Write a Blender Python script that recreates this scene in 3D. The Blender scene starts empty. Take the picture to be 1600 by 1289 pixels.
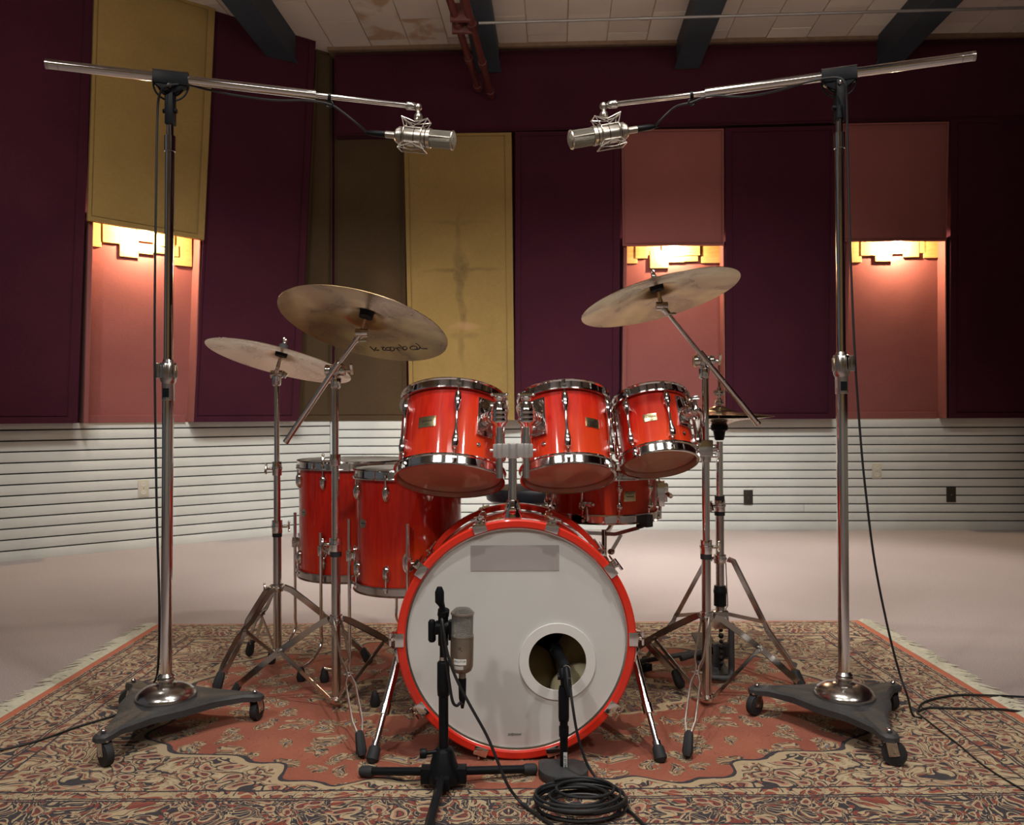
import bpy, bmesh, math, random
from mathutils import Vector, Matrix, noise as mnoise
random.seed(7)
PI = math.pi
C = bpy.context.scene.collection
scn = bpy.context.scene
# ------------------------------------------------------------------ camera, world, lights, exposure
F = 1290.0                                   # focal length in pixels of the 1600 wide frame
CZ = 0.91
cam_d = bpy.data.cameras.new('camera'); cam = bpy.data.objects.new('camera', cam_d); C.objects.link(cam)
cam_d.sensor_fit = 'HORIZONTAL'; cam_d.sensor_width = 36.0; cam_d.lens = 36.0*F/1600.0
cam_d.clip_start = 0.05; cam_d.clip_end = 100
RC = Matrix.Rotation(math.radians(90)+math.atan(3.5/F), 3, 'X') @ Matrix.Rotation(math.radians(-0.25), 3, 'Z')
cam.matrix_world = Matrix.Translation((0, 0, CZ)) @ RC.to_4x4()
scn.camera = cam
cam_d.dof.use_dof = True; cam_d.dof.focus_distance = 2.3; cam_d.dof.aperture_fstop = 9.0

scn.view_settings.view_transform = 'Standard'
scn.view_settings.look = 'None'
scn.view_settings.gamma = 1.0
scn.view_settings.use_curve_mapping = False
scn.view_settings.exposure = -0.10

world = bpy.data.worlds.new('world'); scn.world = world; world.use_nodes = True
world.node_tree.nodes['Background'].inputs[0].default_value = (0.9, 0.92, 1.0, 1)
world.node_tree.nodes['Background'].inputs[1].default_value = 0.09

def area(name, loc, target, sx, sy, power, col=(1, .9, .78), spread=180):
    l = bpy.data.lights.new(name, 'AREA'); l.shape = 'RECTANGLE'; l.size = sx; l.size_y = sy
    l.energy = power; l.color = col; l.spread = math.radians(spread)
    o = bpy.data.objects.new(name, l); C.objects.link(o); o.location = loc
    o.rotation_euler = (Vector(target)-Vector(loc)).to_track_quat('-Z', 'Y').to_euler()
    return o
def spot(name, loc, target, power, ang, blend=.6, col=(1, .9, .78), rad=.08):
    l = bpy.data.lights.new(name, 'SPOT'); l.energy = power; l.color = col
    l.spot_size = math.radians(ang); l.spot_blend = blend; l.shadow_soft_size = rad
    o = bpy.data.objects.new(name, l); C.objects.link(o); o.location = loc
    o.rotation_euler = (Vector(target)-Vector(loc)).to_track_quat('-Z', 'Y').to_euler()
    return o
WARM = (1, .935, .86)
spot('ceiling_or_fill_spot', (0.0, 4.75, 3.7), (0.0, 4.6, 0), 370, 54, .7, WARM, .12)
spot('ceiling_or_fill_spot', (1.8, 4.65, 3.7), (1.95, 4.55, 0), 430, 54, .7, WARM, .12)
spot('ceiling_or_fill_spot', (-2.2, 3.9, 3.7), (-2.2, 4.4, 0), 90, 80, .9, WARM, .12)
spot('front_spot', (-1.9, -0.6, 3.7), (-.1, 2.6, 0.3), 165, 62, .9, (1, .95, .88), .10)
spot('front_spot', (2.1, -0.6, 3.7), (.2, 2.6, 0.3), 140, 62, .9, (1, .93, .86), .10)
spot('ceiling_or_fill_spot', (0.35, 1.25, 3.7), (0.1, 2.4, 0.3), 210, 75, .8, (1, .95, .88), .06)
spot('ceiling_or_fill_spot', (-0.3, 1.68, 3.7), (-0.1, 2.5, 0.3), 130, 75, .8, (1, .95, .88), .06)
for x_ in (-2.0, 0.1, 2.2): area('ceiling_fill_panel', (x_, -1.1, 3.75), (x_, -1.0, 0), 1.2, .6, 24, (1, .95, .88), 150)  # unseen fill panels, added to brighten the chrome and the kit's front
spot('ceiling_or_fill_spot', (-2.5, 2.5, 3.7), (-3.0, 5.4, .5), 150, 64, .9, (.98, 1, .96), .12)  # added fill spot that lifts the left wainscot, no known fitting
area('fill_uplight', (-2.1, 3.3, 2.95), (-3.4, 6.0, 3.0), 1.4, .15, 8, (1, .92, .80), 120)  # added fill above the frame, brightens the upper left mustard panel
area('wainscot_fill', (0.1, 3.3, 3.7), (-0.1, 6.3, 0.1), 4.2, 0.2, 60, (.97, 1, .97), 62)  # added strip fill that brightens the slatted boards, no real fitting
area('fill_uplight', (0.8, 3.6, 2.95), (0.9, 6.2, 3.85), 3.6, 0.15, 15, (1, .90, .78), 130)  # added fill out of view, put in to brighten the ceiling

# ------------------------------------------------------------------ projecting helpers
CAM = Vector((0, 0, CZ))
def ray(px, py): return RC @ Vector(((px-800)/F, -(py-644.5)/F, -1.0))
def P(px, py, Y):                            # point of the view ray at distance Y in front of the camera
    d = ray(px, py); return CAM + d*(Y/d.y)
RUGZ = 0.010
def G(px, py, z=RUGZ):
    d = ray(px, py); return CAM + d*((z-CZ)/d.z)
def ON(px, py, p0, n):
    d = ray(px, py); return CAM + d*((p0-CAM).dot(n)/d.dot(n))

# ------------------------------------------------------------------ node helpers
class E:
    """node expression"""
    def __init__(s, nt, sock): s.nt = nt; s.s = sock
    def _m(s, op, *a, clamp=False):
        n = s.nt.nodes.new('ShaderNodeMath'); n.operation = op; n.use_clamp = clamp
        for i, x in enumerate((s,)+a):
            if isinstance(x, E): s.nt.links.new(x.s, n.inputs[i])
            else: n.inputs[i].default_value = x
        return E(s.nt, n.outputs[0])
    def __add__(s, o): return s._m('ADD', o)
    def __sub__(s, o): return s._m('SUBTRACT', o)
    def __mul__(s, o): return s._m('MULTIPLY', o)
    def __truediv__(s, o): return s._m('DIVIDE', o)
    def abs(s): return s._m('ABSOLUTE')
    def min(s, o): return s._m('MINIMUM', o)
    def max(s, o): return s._m('MAXIMUM', o)
    def gt(s, o): return s._m('GREATER_THAN', o)
    def lt(s, o): return s._m('LESS_THAN', o)
    def fract(s): return s._m('FRACT')
    def sin(s): return s._m('SINE')
    def sqrt(s): return s._m('SQRT')
    def ramp(s, a, b):                       # smooth 0..1 between a and b
        n = s.nt.nodes.new('ShaderNodeMapRange'); s.nt.links.new(s.s, n.inputs[0])
        n.inputs[1].default_value = a; n.inputs[2].default_value = b
        return E(s.nt, n.outputs[0])
    def band(s, a, b): return s.gt(a)*s.lt(b)
def mixc(nt, fac, a, b):
    n = nt.nodes.new('ShaderNodeMix'); n.data_type = 'RGBA'
    if isinstance(fac, E): nt.links.new(fac.s, n.inputs[0])
    else: n.inputs[0].default_value = fac
    for i, x in ((6, a), (7, b)):
        if isinstance(x, tuple): n.inputs[i].default_value = (*x[:3], 1)
        else: nt.links.new(x, n.inputs[i])
    return n.outputs[2]
def tex(nt, kind, vec=None, scale=5, **k):
    n = nt.nodes.new('ShaderNodeTex'+kind)
    if vec is not None: nt.links.new(vec, n.inputs['Vector'])
    n.inputs['Scale'].default_value = scale
    for a, b in k.items():
        if a in ('feature', 'wave_type', 'bands_direction', 'rings_direction', 'wave_profile', 'distance'): setattr(n, a, b)
        else: n.inputs[a].default_value = b
    return n
def coords(nt, kind='Object', scale=None, rot=None):
    c = nt.nodes.new('ShaderNodeTexCoord')
    if scale is None and rot is None: return c.outputs[kind]
    m = nt.nodes.new('ShaderNodeMapping'); nt.links.new(c.outputs[kind], m.inputs[0])
    if scale: m.inputs['Scale'].default_value = scale
    if rot: m.inputs['Rotation'].default_value = rot
    return m.outputs[0]
def mat(name, col, rough=.5, metal=0., coat=0., spec=.5, var=None, vs=8, vstretch=None, bump=0., bs=200, coat_rough=.05,
        emit=None, es=0., sheen=0., rvar=0., trans=0., bstretch=None):
    m = bpy.data.materials.new(name); m.use_nodes = True; nt = m.node_tree; b = nt.nodes['Principled BSDF']
    b.inputs['Base Color'].default_value = (*col, 1); b.inputs['Roughness'].default_value = rough
    b.inputs['Metallic'].default_value = metal; b.inputs['Coat Weight'].default_value = coat
    b.inputs['Coat Roughness'].default_value = coat_rough; b.inputs['Specular IOR Level'].default_value = spec
    b.inputs['Sheen Weight'].default_value = sheen; b.inputs['Transmission Weight'].default_value = trans
    if emit: b.inputs['Emission Color'].default_value = (*emit, 1); b.inputs['Emission Strength'].default_value = es
    n = tex(nt, 'Noise', coords(nt, 'Object', vstretch), vs, Detail=5)
    if var: nt.links.new(mixc(nt, E(nt, n.outputs[0]).ramp(.3, .7), col, var), b.inputs['Base Color'])
    if rvar:
        r = E(nt, n.outputs[0])*rvar + (rough-rvar*.5); nt.links.new(r.s, b.inputs['Roughness'])
    if bump:
        n2 = tex(nt, 'Noise', coords(nt, 'Object', bstretch), bs, Detail=2)
        bp = nt.nodes.new('ShaderNodeBump'); bp.inputs['Strength'].default_value = bump; bp.inputs['Distance'].default_value = .004
        nt.links.new(n2.outputs[0], bp.inputs['Height']); nt.links.new(bp.outputs[0], b.inputs['Normal'])
    return m

def fabric(name, col, col2, weave=0.5):
    """burlap-like stretched cloth: warp and weft threads plus worn blotches"""
    m = bpy.data.materials.new(name); m.use_nodes = True; nt = m.node_tree; b = nt.nodes['Principled BSDF']
    b.inputs['Roughness'].default_value = .95; b.inputs['Specular IOR Level'].default_value = .1
    b.inputs['Sheen Weight'].default_value = .02
    big = E(nt, tex(nt, 'Noise', coords(nt), 2.2, Detail=6, Roughness=.6).outputs[0])
    h = E(nt, tex(nt, 'Noise', coords(nt, 'Object', (1, 1, 10)), 34, Detail=2).outputs[0])
    v = E(nt, tex(nt, 'Noise', coords(nt, 'Object', (10, 10, 1)), 34, Detail=2).outputs[0])
    w = (h+v)*.5
    f = big.ramp(.3, .7)*(1-weave) + w.ramp(.3, .7)*weave if False else (big.ramp(.3, .7)*(1-weave)) + (w.ramp(.3, .7)*weave)
    nt.links.new(mixc(nt, f, col, col2), b.inputs['Base Color'])
    bp = nt.nodes.new('ShaderNodeBump'); bp.inputs['Strength'].default_value = .35; bp.inputs['Distance'].default_value = .003
    nt.links.new(w.s, bp.inputs['Height']); nt.links.new(bp.outputs[0], b.inputs['Normal'])
    return m

CH = mat('chrome', (.78, .77, .76), .10, 1.0, rvar=.08, vs=30)
CHD = mat('worn_chrome', (.55, .53, .51), .22, 1.0, rvar=.15, vs=40)
NICKEL = mat('satin_nickel', (.55, .51, .45), .33, 1.0, var=(.45, .41, .36), vs=60)
ALU = mat('cast_aluminium', (.72, .72, .72), .35, .85)
BLK = mat('black_plastic', (.006, .007, .009), .42, spec=.15, bump=.1, bs=400)
RUB = mat('black_rubber', (.014, .015, .018), .7, bump=.15, bs=300)
IRON = mat('black_painted_iron', (.026, .027, .030), .55, bump=.35, bs=120, var=(.042, .043, .046), vs=12)
CABLE = mat('cable_rubber', (.008, .009, .011), .5)
WHITEPAINT = mat('white_wainscot_paint', (.62, .61, .57), .6, var=(.54, .53, .49), vs=3, bump=.15, bs=60)
GAPM = mat('dark_gap', (.012, .014, .016), .9)
WOODIN = mat('bare_maple', (.62, .30, .17), .5, var=(.48, .21, .12), vs=6, vstretch=(1, 1, 8))
PLATE = mat('brass_badge', (.72, .62, .36), .25, 1.0, rvar=.1)
SPLATE = mat('silver_badge', (.45, .43, .36), .35, 1.0)
INK = mat('black_ink', (.01, .01, .012), .6)
def headmat(name, c1, c2, tr, tc=(.85, .80, .72)):
    m = mat(name, c1, .5, var=c2, vs=5); nt = m.node_tree; p = nt.nodes['Principled BSDF']; out = nt.nodes['Material Output']
    t = nt.nodes.new('ShaderNodeBsdfTranslucent'); t.inputs[0].default_value = (*tc, 1); x = nt.nodes.new('ShaderNodeMixShader'); x.inputs[0].default_value = tr
    nt.links.new(p.outputs[0], x.inputs[1]); nt.links.new(t.outputs[0], x.inputs[2]); nt.links.new(x.outputs[0], out.inputs[0]); return m
HEADW = headmat('coated_drumhead', (.66, .64, .60), (.60, .585, .55), .30)
HEADF = headmat('front_drumhead_film', (.82, .825, .80), (.76, .765, .74), .24)
HEADB = headmat('tan_batter_head', (.62, .34, .23), (.55, .29, .19), .7, (.95, .52, .34))
PATCH = mat('grey_patch', (.36, .33, .32), .8)
RINGW = mat('white_port_ring', (.72, .71, .69), .4)
FELT = mat('black_felt', (.012, .012, .013), .9)
def lacquer(name, a, b, c):
    m = bpy.data.materials.new(name); m.use_nodes = True; nt = m.node_tree; p = nt.nodes['Principled BSDF']
    p.inputs['Roughness'].default_value = .38; p.inputs['Specular IOR Level'].default_value = .12; p.inputs['Coat Weight'].default_value = .8; p.inputs['Coat Roughness'].default_value = .06
    g = E(nt, tex(nt, 'Noise', coords(nt, 'Object', (9, 9, 1)), 9, Detail=6, Roughness=.6, Distortion=.6).outputs[0])
    s = E(nt, tex(nt, 'Noise', coords(nt, 'Object'), 3.5, Detail=3).outputs[0])
    c1 = mixc(nt, g.ramp(.35, .68), a, b)
    nt.links.new(mixc(nt, s.ramp(.45, .75)*.8, c1, c), p.inputs['Base Color'])  # orange patches paint warm lamp reflections into the red
    return m
RED = lacquer('cherry_red_lacquer', (.47, .009, .006), (.62, .026, .008), (.76, .080, .014))
REDHOOP = mat('red_hoop_lacquer', (.66, .024, .010), .4, spec=.15, coat=.8, var=(.68, .035, .016), vs=7)

def clearhead():
    m = bpy.data.materials.new('clear_drumhead'); m.use_nodes = True; nt = m.node_tree
    nt.nodes.remove(nt.nodes['Principled BSDF']); out = nt.nodes['Material Output']
    t = nt.nodes.new('ShaderNodeBsdfTransparent'); t.inputs[0].default_value = (.86, .74, .68, 1)
    d = nt.nodes.new('ShaderNodeBsdfDiffuse'); d.inputs[0].default_value = (.78, .43, .31, 1)
    g = nt.nodes.new('ShaderNodeBsdfGlossy'); g.inputs['Roughness'].default_value = .06
    m1 = nt.nodes.new('ShaderNodeMixShader'); m2 = nt.nodes.new('ShaderNodeMixShader')
    n = E(nt, tex(nt, 'Noise', coords(nt), 6, Detail=8, Roughness=.7).outputs[0])
    nt.links.new((n.ramp(.3, .8)*.3+.60).s, m1.inputs[0]); nt.links.new(t.outputs[0], m1.inputs[1]); nt.links.new(d.outputs[0], m1.inputs[2])
    fr = nt.nodes.new('ShaderNodeFresnel'); fr.inputs[0].default_value = 1.5
    nt.links.new(fr.outputs[0], m2.inputs[0]); nt.links.new(m1.outputs[0], m2.inputs[1]); nt.links.new(g.outputs[0], m2.inputs[2])
    nt.links.new(m2.outputs[0], out.inputs[0]); return m
CLEAR = clearhead()

def bronze(name, a, b, c):
    m = bpy.data.materials.new(name); m.use_nodes = True; nt = m.node_tree; p = nt.nodes['Principled BSDF']
    p.inputs['Metallic'].default_value = .92; p.inputs['Anisotropic'].default_value = .75
    co = nt.nodes.new('ShaderNodeTexCoord'); sx = nt.nodes.new('ShaderNodeSeparateXYZ'); nt.links.new(co.outputs['Object'], sx.inputs[0])
    x = E(nt, sx.outputs[0]); y = E(nt, sx.outputs[1]); r = (x*x+y*y).sqrt()
    cb = nt.nodes.new('ShaderNodeCombineXYZ'); nt.links.new(r.s, cb.inputs[0])
    rings = E(nt, tex(nt, 'Noise', cb.outputs[0], 260, Detail=3).outputs[0])
    blot = E(nt, tex(nt, 'Noise', coords(nt), 9, Detail=5, Distortion=.8).outputs[0])
    c1 = mixc(nt, blot.ramp(.35, .65), a, b)
    nt.links.new(mixc(nt, rings.ramp(.4, .8)*.6, c1, c), p.inputs['Base Color'])
    nt.links.new((blot*.30+.10).s, p.inputs['Roughness'])
    tg = nt.nodes.new('ShaderNodeTangent'); tg.direction_type = 'RADIAL'; tg.axis = 'Z'; nt.links.new(tg.outputs[0], p.inputs['Tangent'])
    bp = nt.nodes.new('ShaderNodeBump'); bp.inputs['Strength'].default_value = .25; bp.inputs['Distance'].default_value = .0008
    nt.links.new((rings+blot).s, bp.inputs['Height']); nt.links.new(bp.outputs[0], p.inputs['Normal'])
    return m
BRONZE = bronze('cymbal_bronze', (.47, .335, .15), (.25, .155, .105), (.52, .39, .20))
BRONZE2 = bronze('pale_cymbal_bronze', (.66, .50, .36), (.55, .40, .29), (.72, .60, .46))

# ------------------------------------------------------------------ geometry helpers
def ortho(z, ref=None):
    z = z.normalized(); ref = ref or (Vector((0, 0, 1)) if abs(z.z) < .95 else Vector((1, 0, 0)))
    x = ref.cross(z).normalized(); y = z.cross(x)
    return x, y, z
def frame(o, z, ref=None):
    x, y, z = ortho(z, ref); M = Matrix((x, y, z)).transposed().to_4x4(); M.translation = o; return M
class Geo:
    def __init__(s): s.v = []; s.f = []
    def add(s, vs, fs):
        o = len(s.v); s.v += [Vector(v) for v in vs]; s.f += [tuple(i+o for i in f) for f in fs]; return s
    def box(s, c, size, R=None):
        c = Vector(c); hx, hy, hz = (q/2 for q in size)
        vs = [Vector((x, y, z)) for x in (-hx, hx) for y in (-hy, hy) for z in (-hz, hz)]
        if R is not None: vs = [R @ v for v in vs]
        return s.add([c+v for v in vs], [(0, 1, 3, 2), (4, 6, 7, 5), (0, 4, 5, 1), (2, 3, 7, 6), (0, 2, 6, 4), (1, 5, 7, 3)])
    def tube(s, a, b, r, r2=None, n=14):
        return s.path([a, b], [r, r if r2 is None else r2], n)
    def path(s, pts, r, n=10, closed=False):
        pts = [Vector(p) for p in pts]; k = len(pts)
        if not isinstance(r, (list, tuple)): r = [r]*k
        T = []
        for i in range(k):
            a = pts[(i-1) % k] if (closed or i > 0) else pts[0]
            b = pts[(i+1) % k] if (closed or i < k-1) else pts[-1]
            T.append((b-a).normalized() if (b-a).length > 1e-9 else Vector((0, 0, 1)))
        x, y, _ = ortho(T[0]); vs = []
        for i in range(k):
            x = (x - T[i]*x.dot(T[i])).normalized(); y = T[i].cross(x)
            vs += [pts[i] + (x*math.cos(2*PI*j/n) + y*math.sin(2*PI*j/n))*r[i] for j in range(n)]
        fs = []
        for i in range(k if closed else k-1):
            i2 = (i+1) % k
            fs += [(i*n+j, i*n+(j+1) % n, i2*n+(j+1) % n, i2*n+j) for j in range(n)]
        if not closed: fs += [tuple(range(n-1, -1, -1)), tuple((k-1)*n+j for j in range(n))]
        return s.add(vs, fs)
    def strip(s, pts, side, w, t):
        """flat bar along pts: t thick along side, w wide across it"""
        pts = [Vector(p) for p in pts]; k = len(pts); side = Vector(side).normalized(); vs = []
        for i in range(k):
            T = (pts[min(i+1, k-1)]-pts[max(i-1, 0)]).normalized(); sd = (side-T*side.dot(T)).normalized(); n = sd.cross(T)
            for a, b in ((-1, -1), (1, -1), (1, 1), (-1, 1)): vs.append(pts[i]+sd*(a*t/2)+n*(b*w/2))
        fs = []
        for i in range(k-1): fs += [(i*4+j, i*4+(j+1) % 4, i*4+4+(j+1) % 4, i*4+4+j) for j in range(4)]
        fs += [(3, 2, 1, 0), tuple((k-1)*4+j for j in range(4))]
        return s.add(vs, fs)
    def lathe(s, prof, M=None, n=48, loop=False):
        M = M or Matrix.Identity(4); k = len(prof); vs = []
        for r, z in prof: vs += [M @ Vector((r*math.cos(2*PI*j/n), r*math.sin(2*PI*j/n), z)) for j in range(n)]
        fs = []
        for i in range(k if loop else k-1):
            i2 = (i+1) % k
            fs += [(i*n+j, i*n+(j+1) % n, i2*n+(j+1) % n, i2*n+j) for j in range(n)]
        if not loop:
            if prof[0][0] > 1e-6: fs.append(tuple(range(n-1, -1, -1)))
            if prof[-1][0] > 1e-6: fs.append(tuple((k-1)*n+j for j in range(n)))
        return s.add(vs, fs)
    def ball(s, c, r, n=16, sz=1.0):
        M = Matrix.Translation(Vector(c)); m = n//2
        return s.lathe([(max(r*math.sin(PI*i/m), 1e-7), -r*sz*math.cos(PI*i/m)) for i in range(m+1)], M, n)
    def prism(s, poly, h, M=None):
        M = M or Matrix.Identity(4); k = len(poly)
        vs = [M @ Vector((x, y, 0)) for x, y in poly] + [M @ Vector((x, y, h)) for x, y in poly]
        return s.add(vs, [tuple(range(k-1, -1, -1)), tuple(range(k, 2*k))] + [(i, (i+1) % k, k+(i+1) % k, k+i) for i in range(k)])
    def arc_plate(s, R, a0, a1, z0, z1, t, n=8):
        """plate bent round a drum shell of radius R (local z axis); azimuth a is 0 towards local -y"""
        vs = []
        for i in range(n+1):
            a = a0+(a1-a0)*i/n
            for r in (R, R+t):
                for z in (z0, z1): vs.append((r*math.sin(a), -r*math.cos(a), z))
        fs = []
        for i in range(n):
            o = i*4
            fs += [(o+2, o+6, o+7, o+3), (o, o+1, o+5, o+4), (o+1, o+3, o+7, o+5), (o, o+4, o+6, o+2)]
        fs += [(0, 2, 3, 1), (n*4, n*4+1, n*4+3, n*4+2)]
        return s.add(vs, fs)
    def mesh(s, name, m, inv=None, bevel=0., smooth=True, ang=40):
        me = bpy.data.meshes.new(name)
        me.from_pydata([(inv @ v) if inv is not None else v for v in s.v], [], s.f)
        bm = bmesh.new(); bm.from_mesh(me)
        bmesh.ops.remove_doubles(bm, verts=bm.verts, dist=1e-6)
        bmesh.ops.recalc_face_normals(bm, faces=bm.faces)
        if bevel:
            es = [e for e in bm.edges if len(e.link_faces) == 2 and e.calc_face_angle(0) > .6]
            bmesh.ops.bevel(bm, geom=es, offset=bevel, segments=2, affect='EDGES', profile=.6, clamp_overlap=True)
        bm.to_mesh(me); bm.free()
        if m: me.materials.append(m)
        if smooth:
            me.polygons.foreach_set('use_smooth', [True]*len(me.polygons)); me.set_sharp_from_angle(angle=math.radians(ang))
        return me
def smooth(pts, k=6, closed=False):
    pts = [Vector(p) for p in pts]; n = len(pts); out = []
    for i in range(n if closed else n-1):
        g = (lambda j: pts[j % n]) if closed else (lambda j: pts[min(max(j, 0), n-1)])
        p0, p1, p2, p3 = g(i-1), g(i), g(i+1), g(i+2)
        for q in range(k):
            t = q/k
            out.append(.5*((2*p1)+(p2-p0)*t+(2*p0-5*p1+4*p2-p3)*t*t+(3*p1-p0-3*p2+p3)*t**3))
    if not closed: out.append(pts[-1])
    return out
def text_geo(txt, size, M, depth=.0004, sx=1.0, shear=0.):
    cu = bpy.data.curves.new('t', 'FONT'); cu.body = txt; cu.size = size; cu.extrude = depth/2; cu.align_x = 'CENTER'; cu.align_y = 'CENTER'
    cu.shear = shear; cu.resolution_u = 2
    o = bpy.data.objects.new('t', cu); C.objects.link(o); dg = bpy.context.evaluated_depsgraph_get()
    me = bpy.data.meshes.new_from_object(o.evaluated_get(dg)); g = Geo()
    g.add([M @ Vector((v.co.x*sx, v.co.y, v.co.z)) for v in me.vertices], [tuple(p.vertices) for p in me.polygons])
    bpy.data.objects.remove(o); bpy.data.curves.remove(cu); bpy.data.meshes.remove(me); return g

def tag(o, label=None, cat=None, group=None, kind=None):
    if label: o['label'] = label
    if cat: o['category'] = cat
    if group: o['group'] = group
    if kind: o['kind'] = kind
    return o
ROOT = {}
class Thing:
    def __init__(s, name, label, cat, base=(0, 0, 0), group=None, M=None, kind=None):
        s.o = bpy.data.objects.new(name, None); C.objects.link(s.o); s.o.empty_display_size = .05
        s.M = M if M is not None else Matrix.Translation(Vector(base)); s.o.matrix_world = s.M; s.inv = s.M.inverted()
        tag(s.o, label, cat, group, kind)
    def part(s, name, geo, m, parent=None, local=False, bevel=0., label=None, smooth=True, kind=None, ang=40):
        me = geo.mesh(name, m, None if local else s.inv, bevel, smooth, ang)
        return s.use(name, me, None, parent, label, kind)
    def use(s, name, me, L=None, parent=None, label=None, kind=None):
        o = bpy.data.objects.new(name, me); C.objects.link(o); o.parent = parent or s.o
        if L is not None: o.matrix_local = L
        tag(o, label, None, None, kind); return o
def single(name, geo, m, label, cat, group=None, kind=None, bevel=0., smooth=True):
    """a thing (or a piece of the setting) that is one mesh, its origin at its base"""
    xs = [v.x for v in geo.v]; ys = [v.y for v in geo.v]; z = min(v.z for v in geo.v)
    b = Vector(((min(xs)+max(xs))/2, (min(ys)+max(ys))/2, z))
    o = bpy.data.objects.new(name, geo.mesh(name, m, Matrix.Translation(-b), bevel, smooth)); C.objects.link(o); o.location = b
    return tag(o, label, cat, group, kind)

# ================================================================== THE SETTING
WT = .868
ZC = 3.80                                                    # ceiling height
def VP(p): return Vector((p.x, p.y, 0))
corner = VP(P(522, 800, 6.62)); rightw = VP(P(1600, 800, 6.42)); leftw = VP(P(0, 800, 5.19))
rdir = (rightw-corner).normalized(); ldir = (leftw-corner).normalized()
rn = Vector((rdir.y, -rdir.x, 0)).normalized();  rn = rn if rn.y < 0 else -rn       # into the room
ln = Vector((ldir.y, -ldir.x, 0)).normalized();  ln = ln if ln.dot(Vector((0, 0, 0))-corner) > 0 else -ln
UP = Vector((0, 0, 1))
# floor
def carpet():
    m = bpy.data.materials.new('mauve_carpet'); m.use_nodes = True; nt = m.node_tree; b = nt.nodes['Principled BSDF']
    b.inputs['Roughness'].default_value = 1; b.inputs['Specular IOR Level'].default_value = .05; b.inputs['Sheen Weight'].default_value = .2
    a = E(nt, tex(nt, 'Noise', coords(nt), 260, Detail=3, Roughness=.7).outputs[0]); c = E(nt, tex(nt, 'Noise', coords(nt), 2.0, Detail=5).outputs[0])
    k = mixc(nt, a.ramp(.35, .65), (.24, .19, .18), (.49, .41, .39))
    nt.links.new(mixc(nt, c.ramp(.35, .7)*.35, k, (.32, .26, .24)), b.inputs['Base Color'])
    bp = nt.nodes.new('ShaderNodeBump'); bp.inputs['Strength'].default_value = .6; bp.inputs['Distance'].default_value = .006
    nt.links.new(a.s, bp.inputs['Height']); nt.links.new(bp.outputs[0], b.inputs['Normal']); return m
g = Geo().box((0, 2.2, -.05), (14, 11, .1)); single('floor', g, carpet(), 'mauve brown low pile carpet floor', None, kind='structure')
# back and left walls: a dark plane behind everything
def wallgeo(a, d, L, n, z0=0, z1=ZC, t=.12):
    e = a+d*L; q = n*(-t)
    g = Geo(); vs = [a, e, e+q, a+q]
    return g.add([v+UP*z0 for v in vs]+[v+UP*z1 for v in vs], [(0, 1, 2, 3), (7, 6, 5, 4), (0, 4, 5, 1), (1, 5, 6, 2), (2, 6, 7, 3), (3, 7, 4, 0)])
def plainwall(name, a, b, n, label, m):
    t = n*.1; g = Geo(); vs = [a, b, b-t, a-t]
    g.add(vs+[v+Vector((0, 0, ZC)) for v in vs], [(0, 1, 2, 3), (7, 6, 5, 4), (0, 4, 5, 1), (1, 5, 6, 2), (2, 6, 7, 3), (3, 7, 4, 0)])
    return single(name, g, m, label, None, kind='structure')
PURPLE = fabric('plum_cloth', (.060, .0115, .022), (.030, .0065, .0135), .6)
YEL = fabric('mustard_burlap', (.30, .19, .065), (.20, .128, .045), .55)
def stained():
    m = fabric('stained_mustard_burlap', (.30, .19, .065), (.20, .128, .045), .55); nt = m.node_tree; b = nt.nodes['Principled BSDF']
    c = nt.nodes.new('ShaderNodeTexCoord'); n1 = tex(nt, 'Noise', c.outputs['Object'], 3.5, Detail=4)
    sp = nt.nodes.new('ShaderNodeSeparateXYZ'); nt.links.new(c.outputs['Object'], sp.inputs[0])
    n = E(nt, n1.outputs[0])-.5; x = E(nt, sp.outputs[0])+n*.16; z = E(nt, sp.outputs[2])+n*.10; n2 = E(nt, tex(nt, 'Noise', c.outputs['Object'], 6, Detail=5, Roughness=.6).outputs[0]).ramp(.3, .65)
    def blob(cx, cz, wx, wz): q = ((x-cx)/wx)*((x-cx)/wx)+((z-cz)/wz)*((z-cz)/wz); return q.ramp(1.0, 0.0)
    f = (blob(-.01, 1.20, .07, .16).max(blob(-.01, 1.0, .035, .75)*.75)).max(blob(.0, 1.17, .34, .02)*.7).max(blob(.0, 1.55, .30, .02)*.35).max(blob(.02, .66, .15, .03)*.6)*n2
    base = b.inputs['Base Color'].links[0].from_socket
    k = mixc(nt, f*.75, base, (.055, .038, .022)); k = mixc(nt, blob(.02, .73, .14, .035)*.5, k, (.42, .23, .13))
    nt.links.new(k, b.inputs['Base Color']); return m
BRN = fabric('brown_burlap', (.085, .052, .026), (.05, .031, .017), .55)
PINK = fabric('rose_cloth', (.25, .082, .074), (.19, .062, .056), .5)
wb = single('wall_back', wallgeo(corner-rdir*.1, rdir, 5.6, rn), PURPLE, 'plum cloth back wall', None, kind='structure')
wl = single('wall_left', wallgeo(corner-ldir*.1, ldir, 5.4, ln), PURPLE, 'plum cloth left wall', None, kind='structure')
def child_of(parent, name, geo, m, bevel=0, smooth=True, label=None, ang=40, kind=None):
    o = bpy.data.objects.new(name, geo.mesh(name, m, parent.matrix_world.inverted() if False else Matrix.Translation(-parent.location), bevel, smooth, ang))
    C.objects.link(o); o.parent = parent; tag(o, label, None, None, kind); return o
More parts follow.
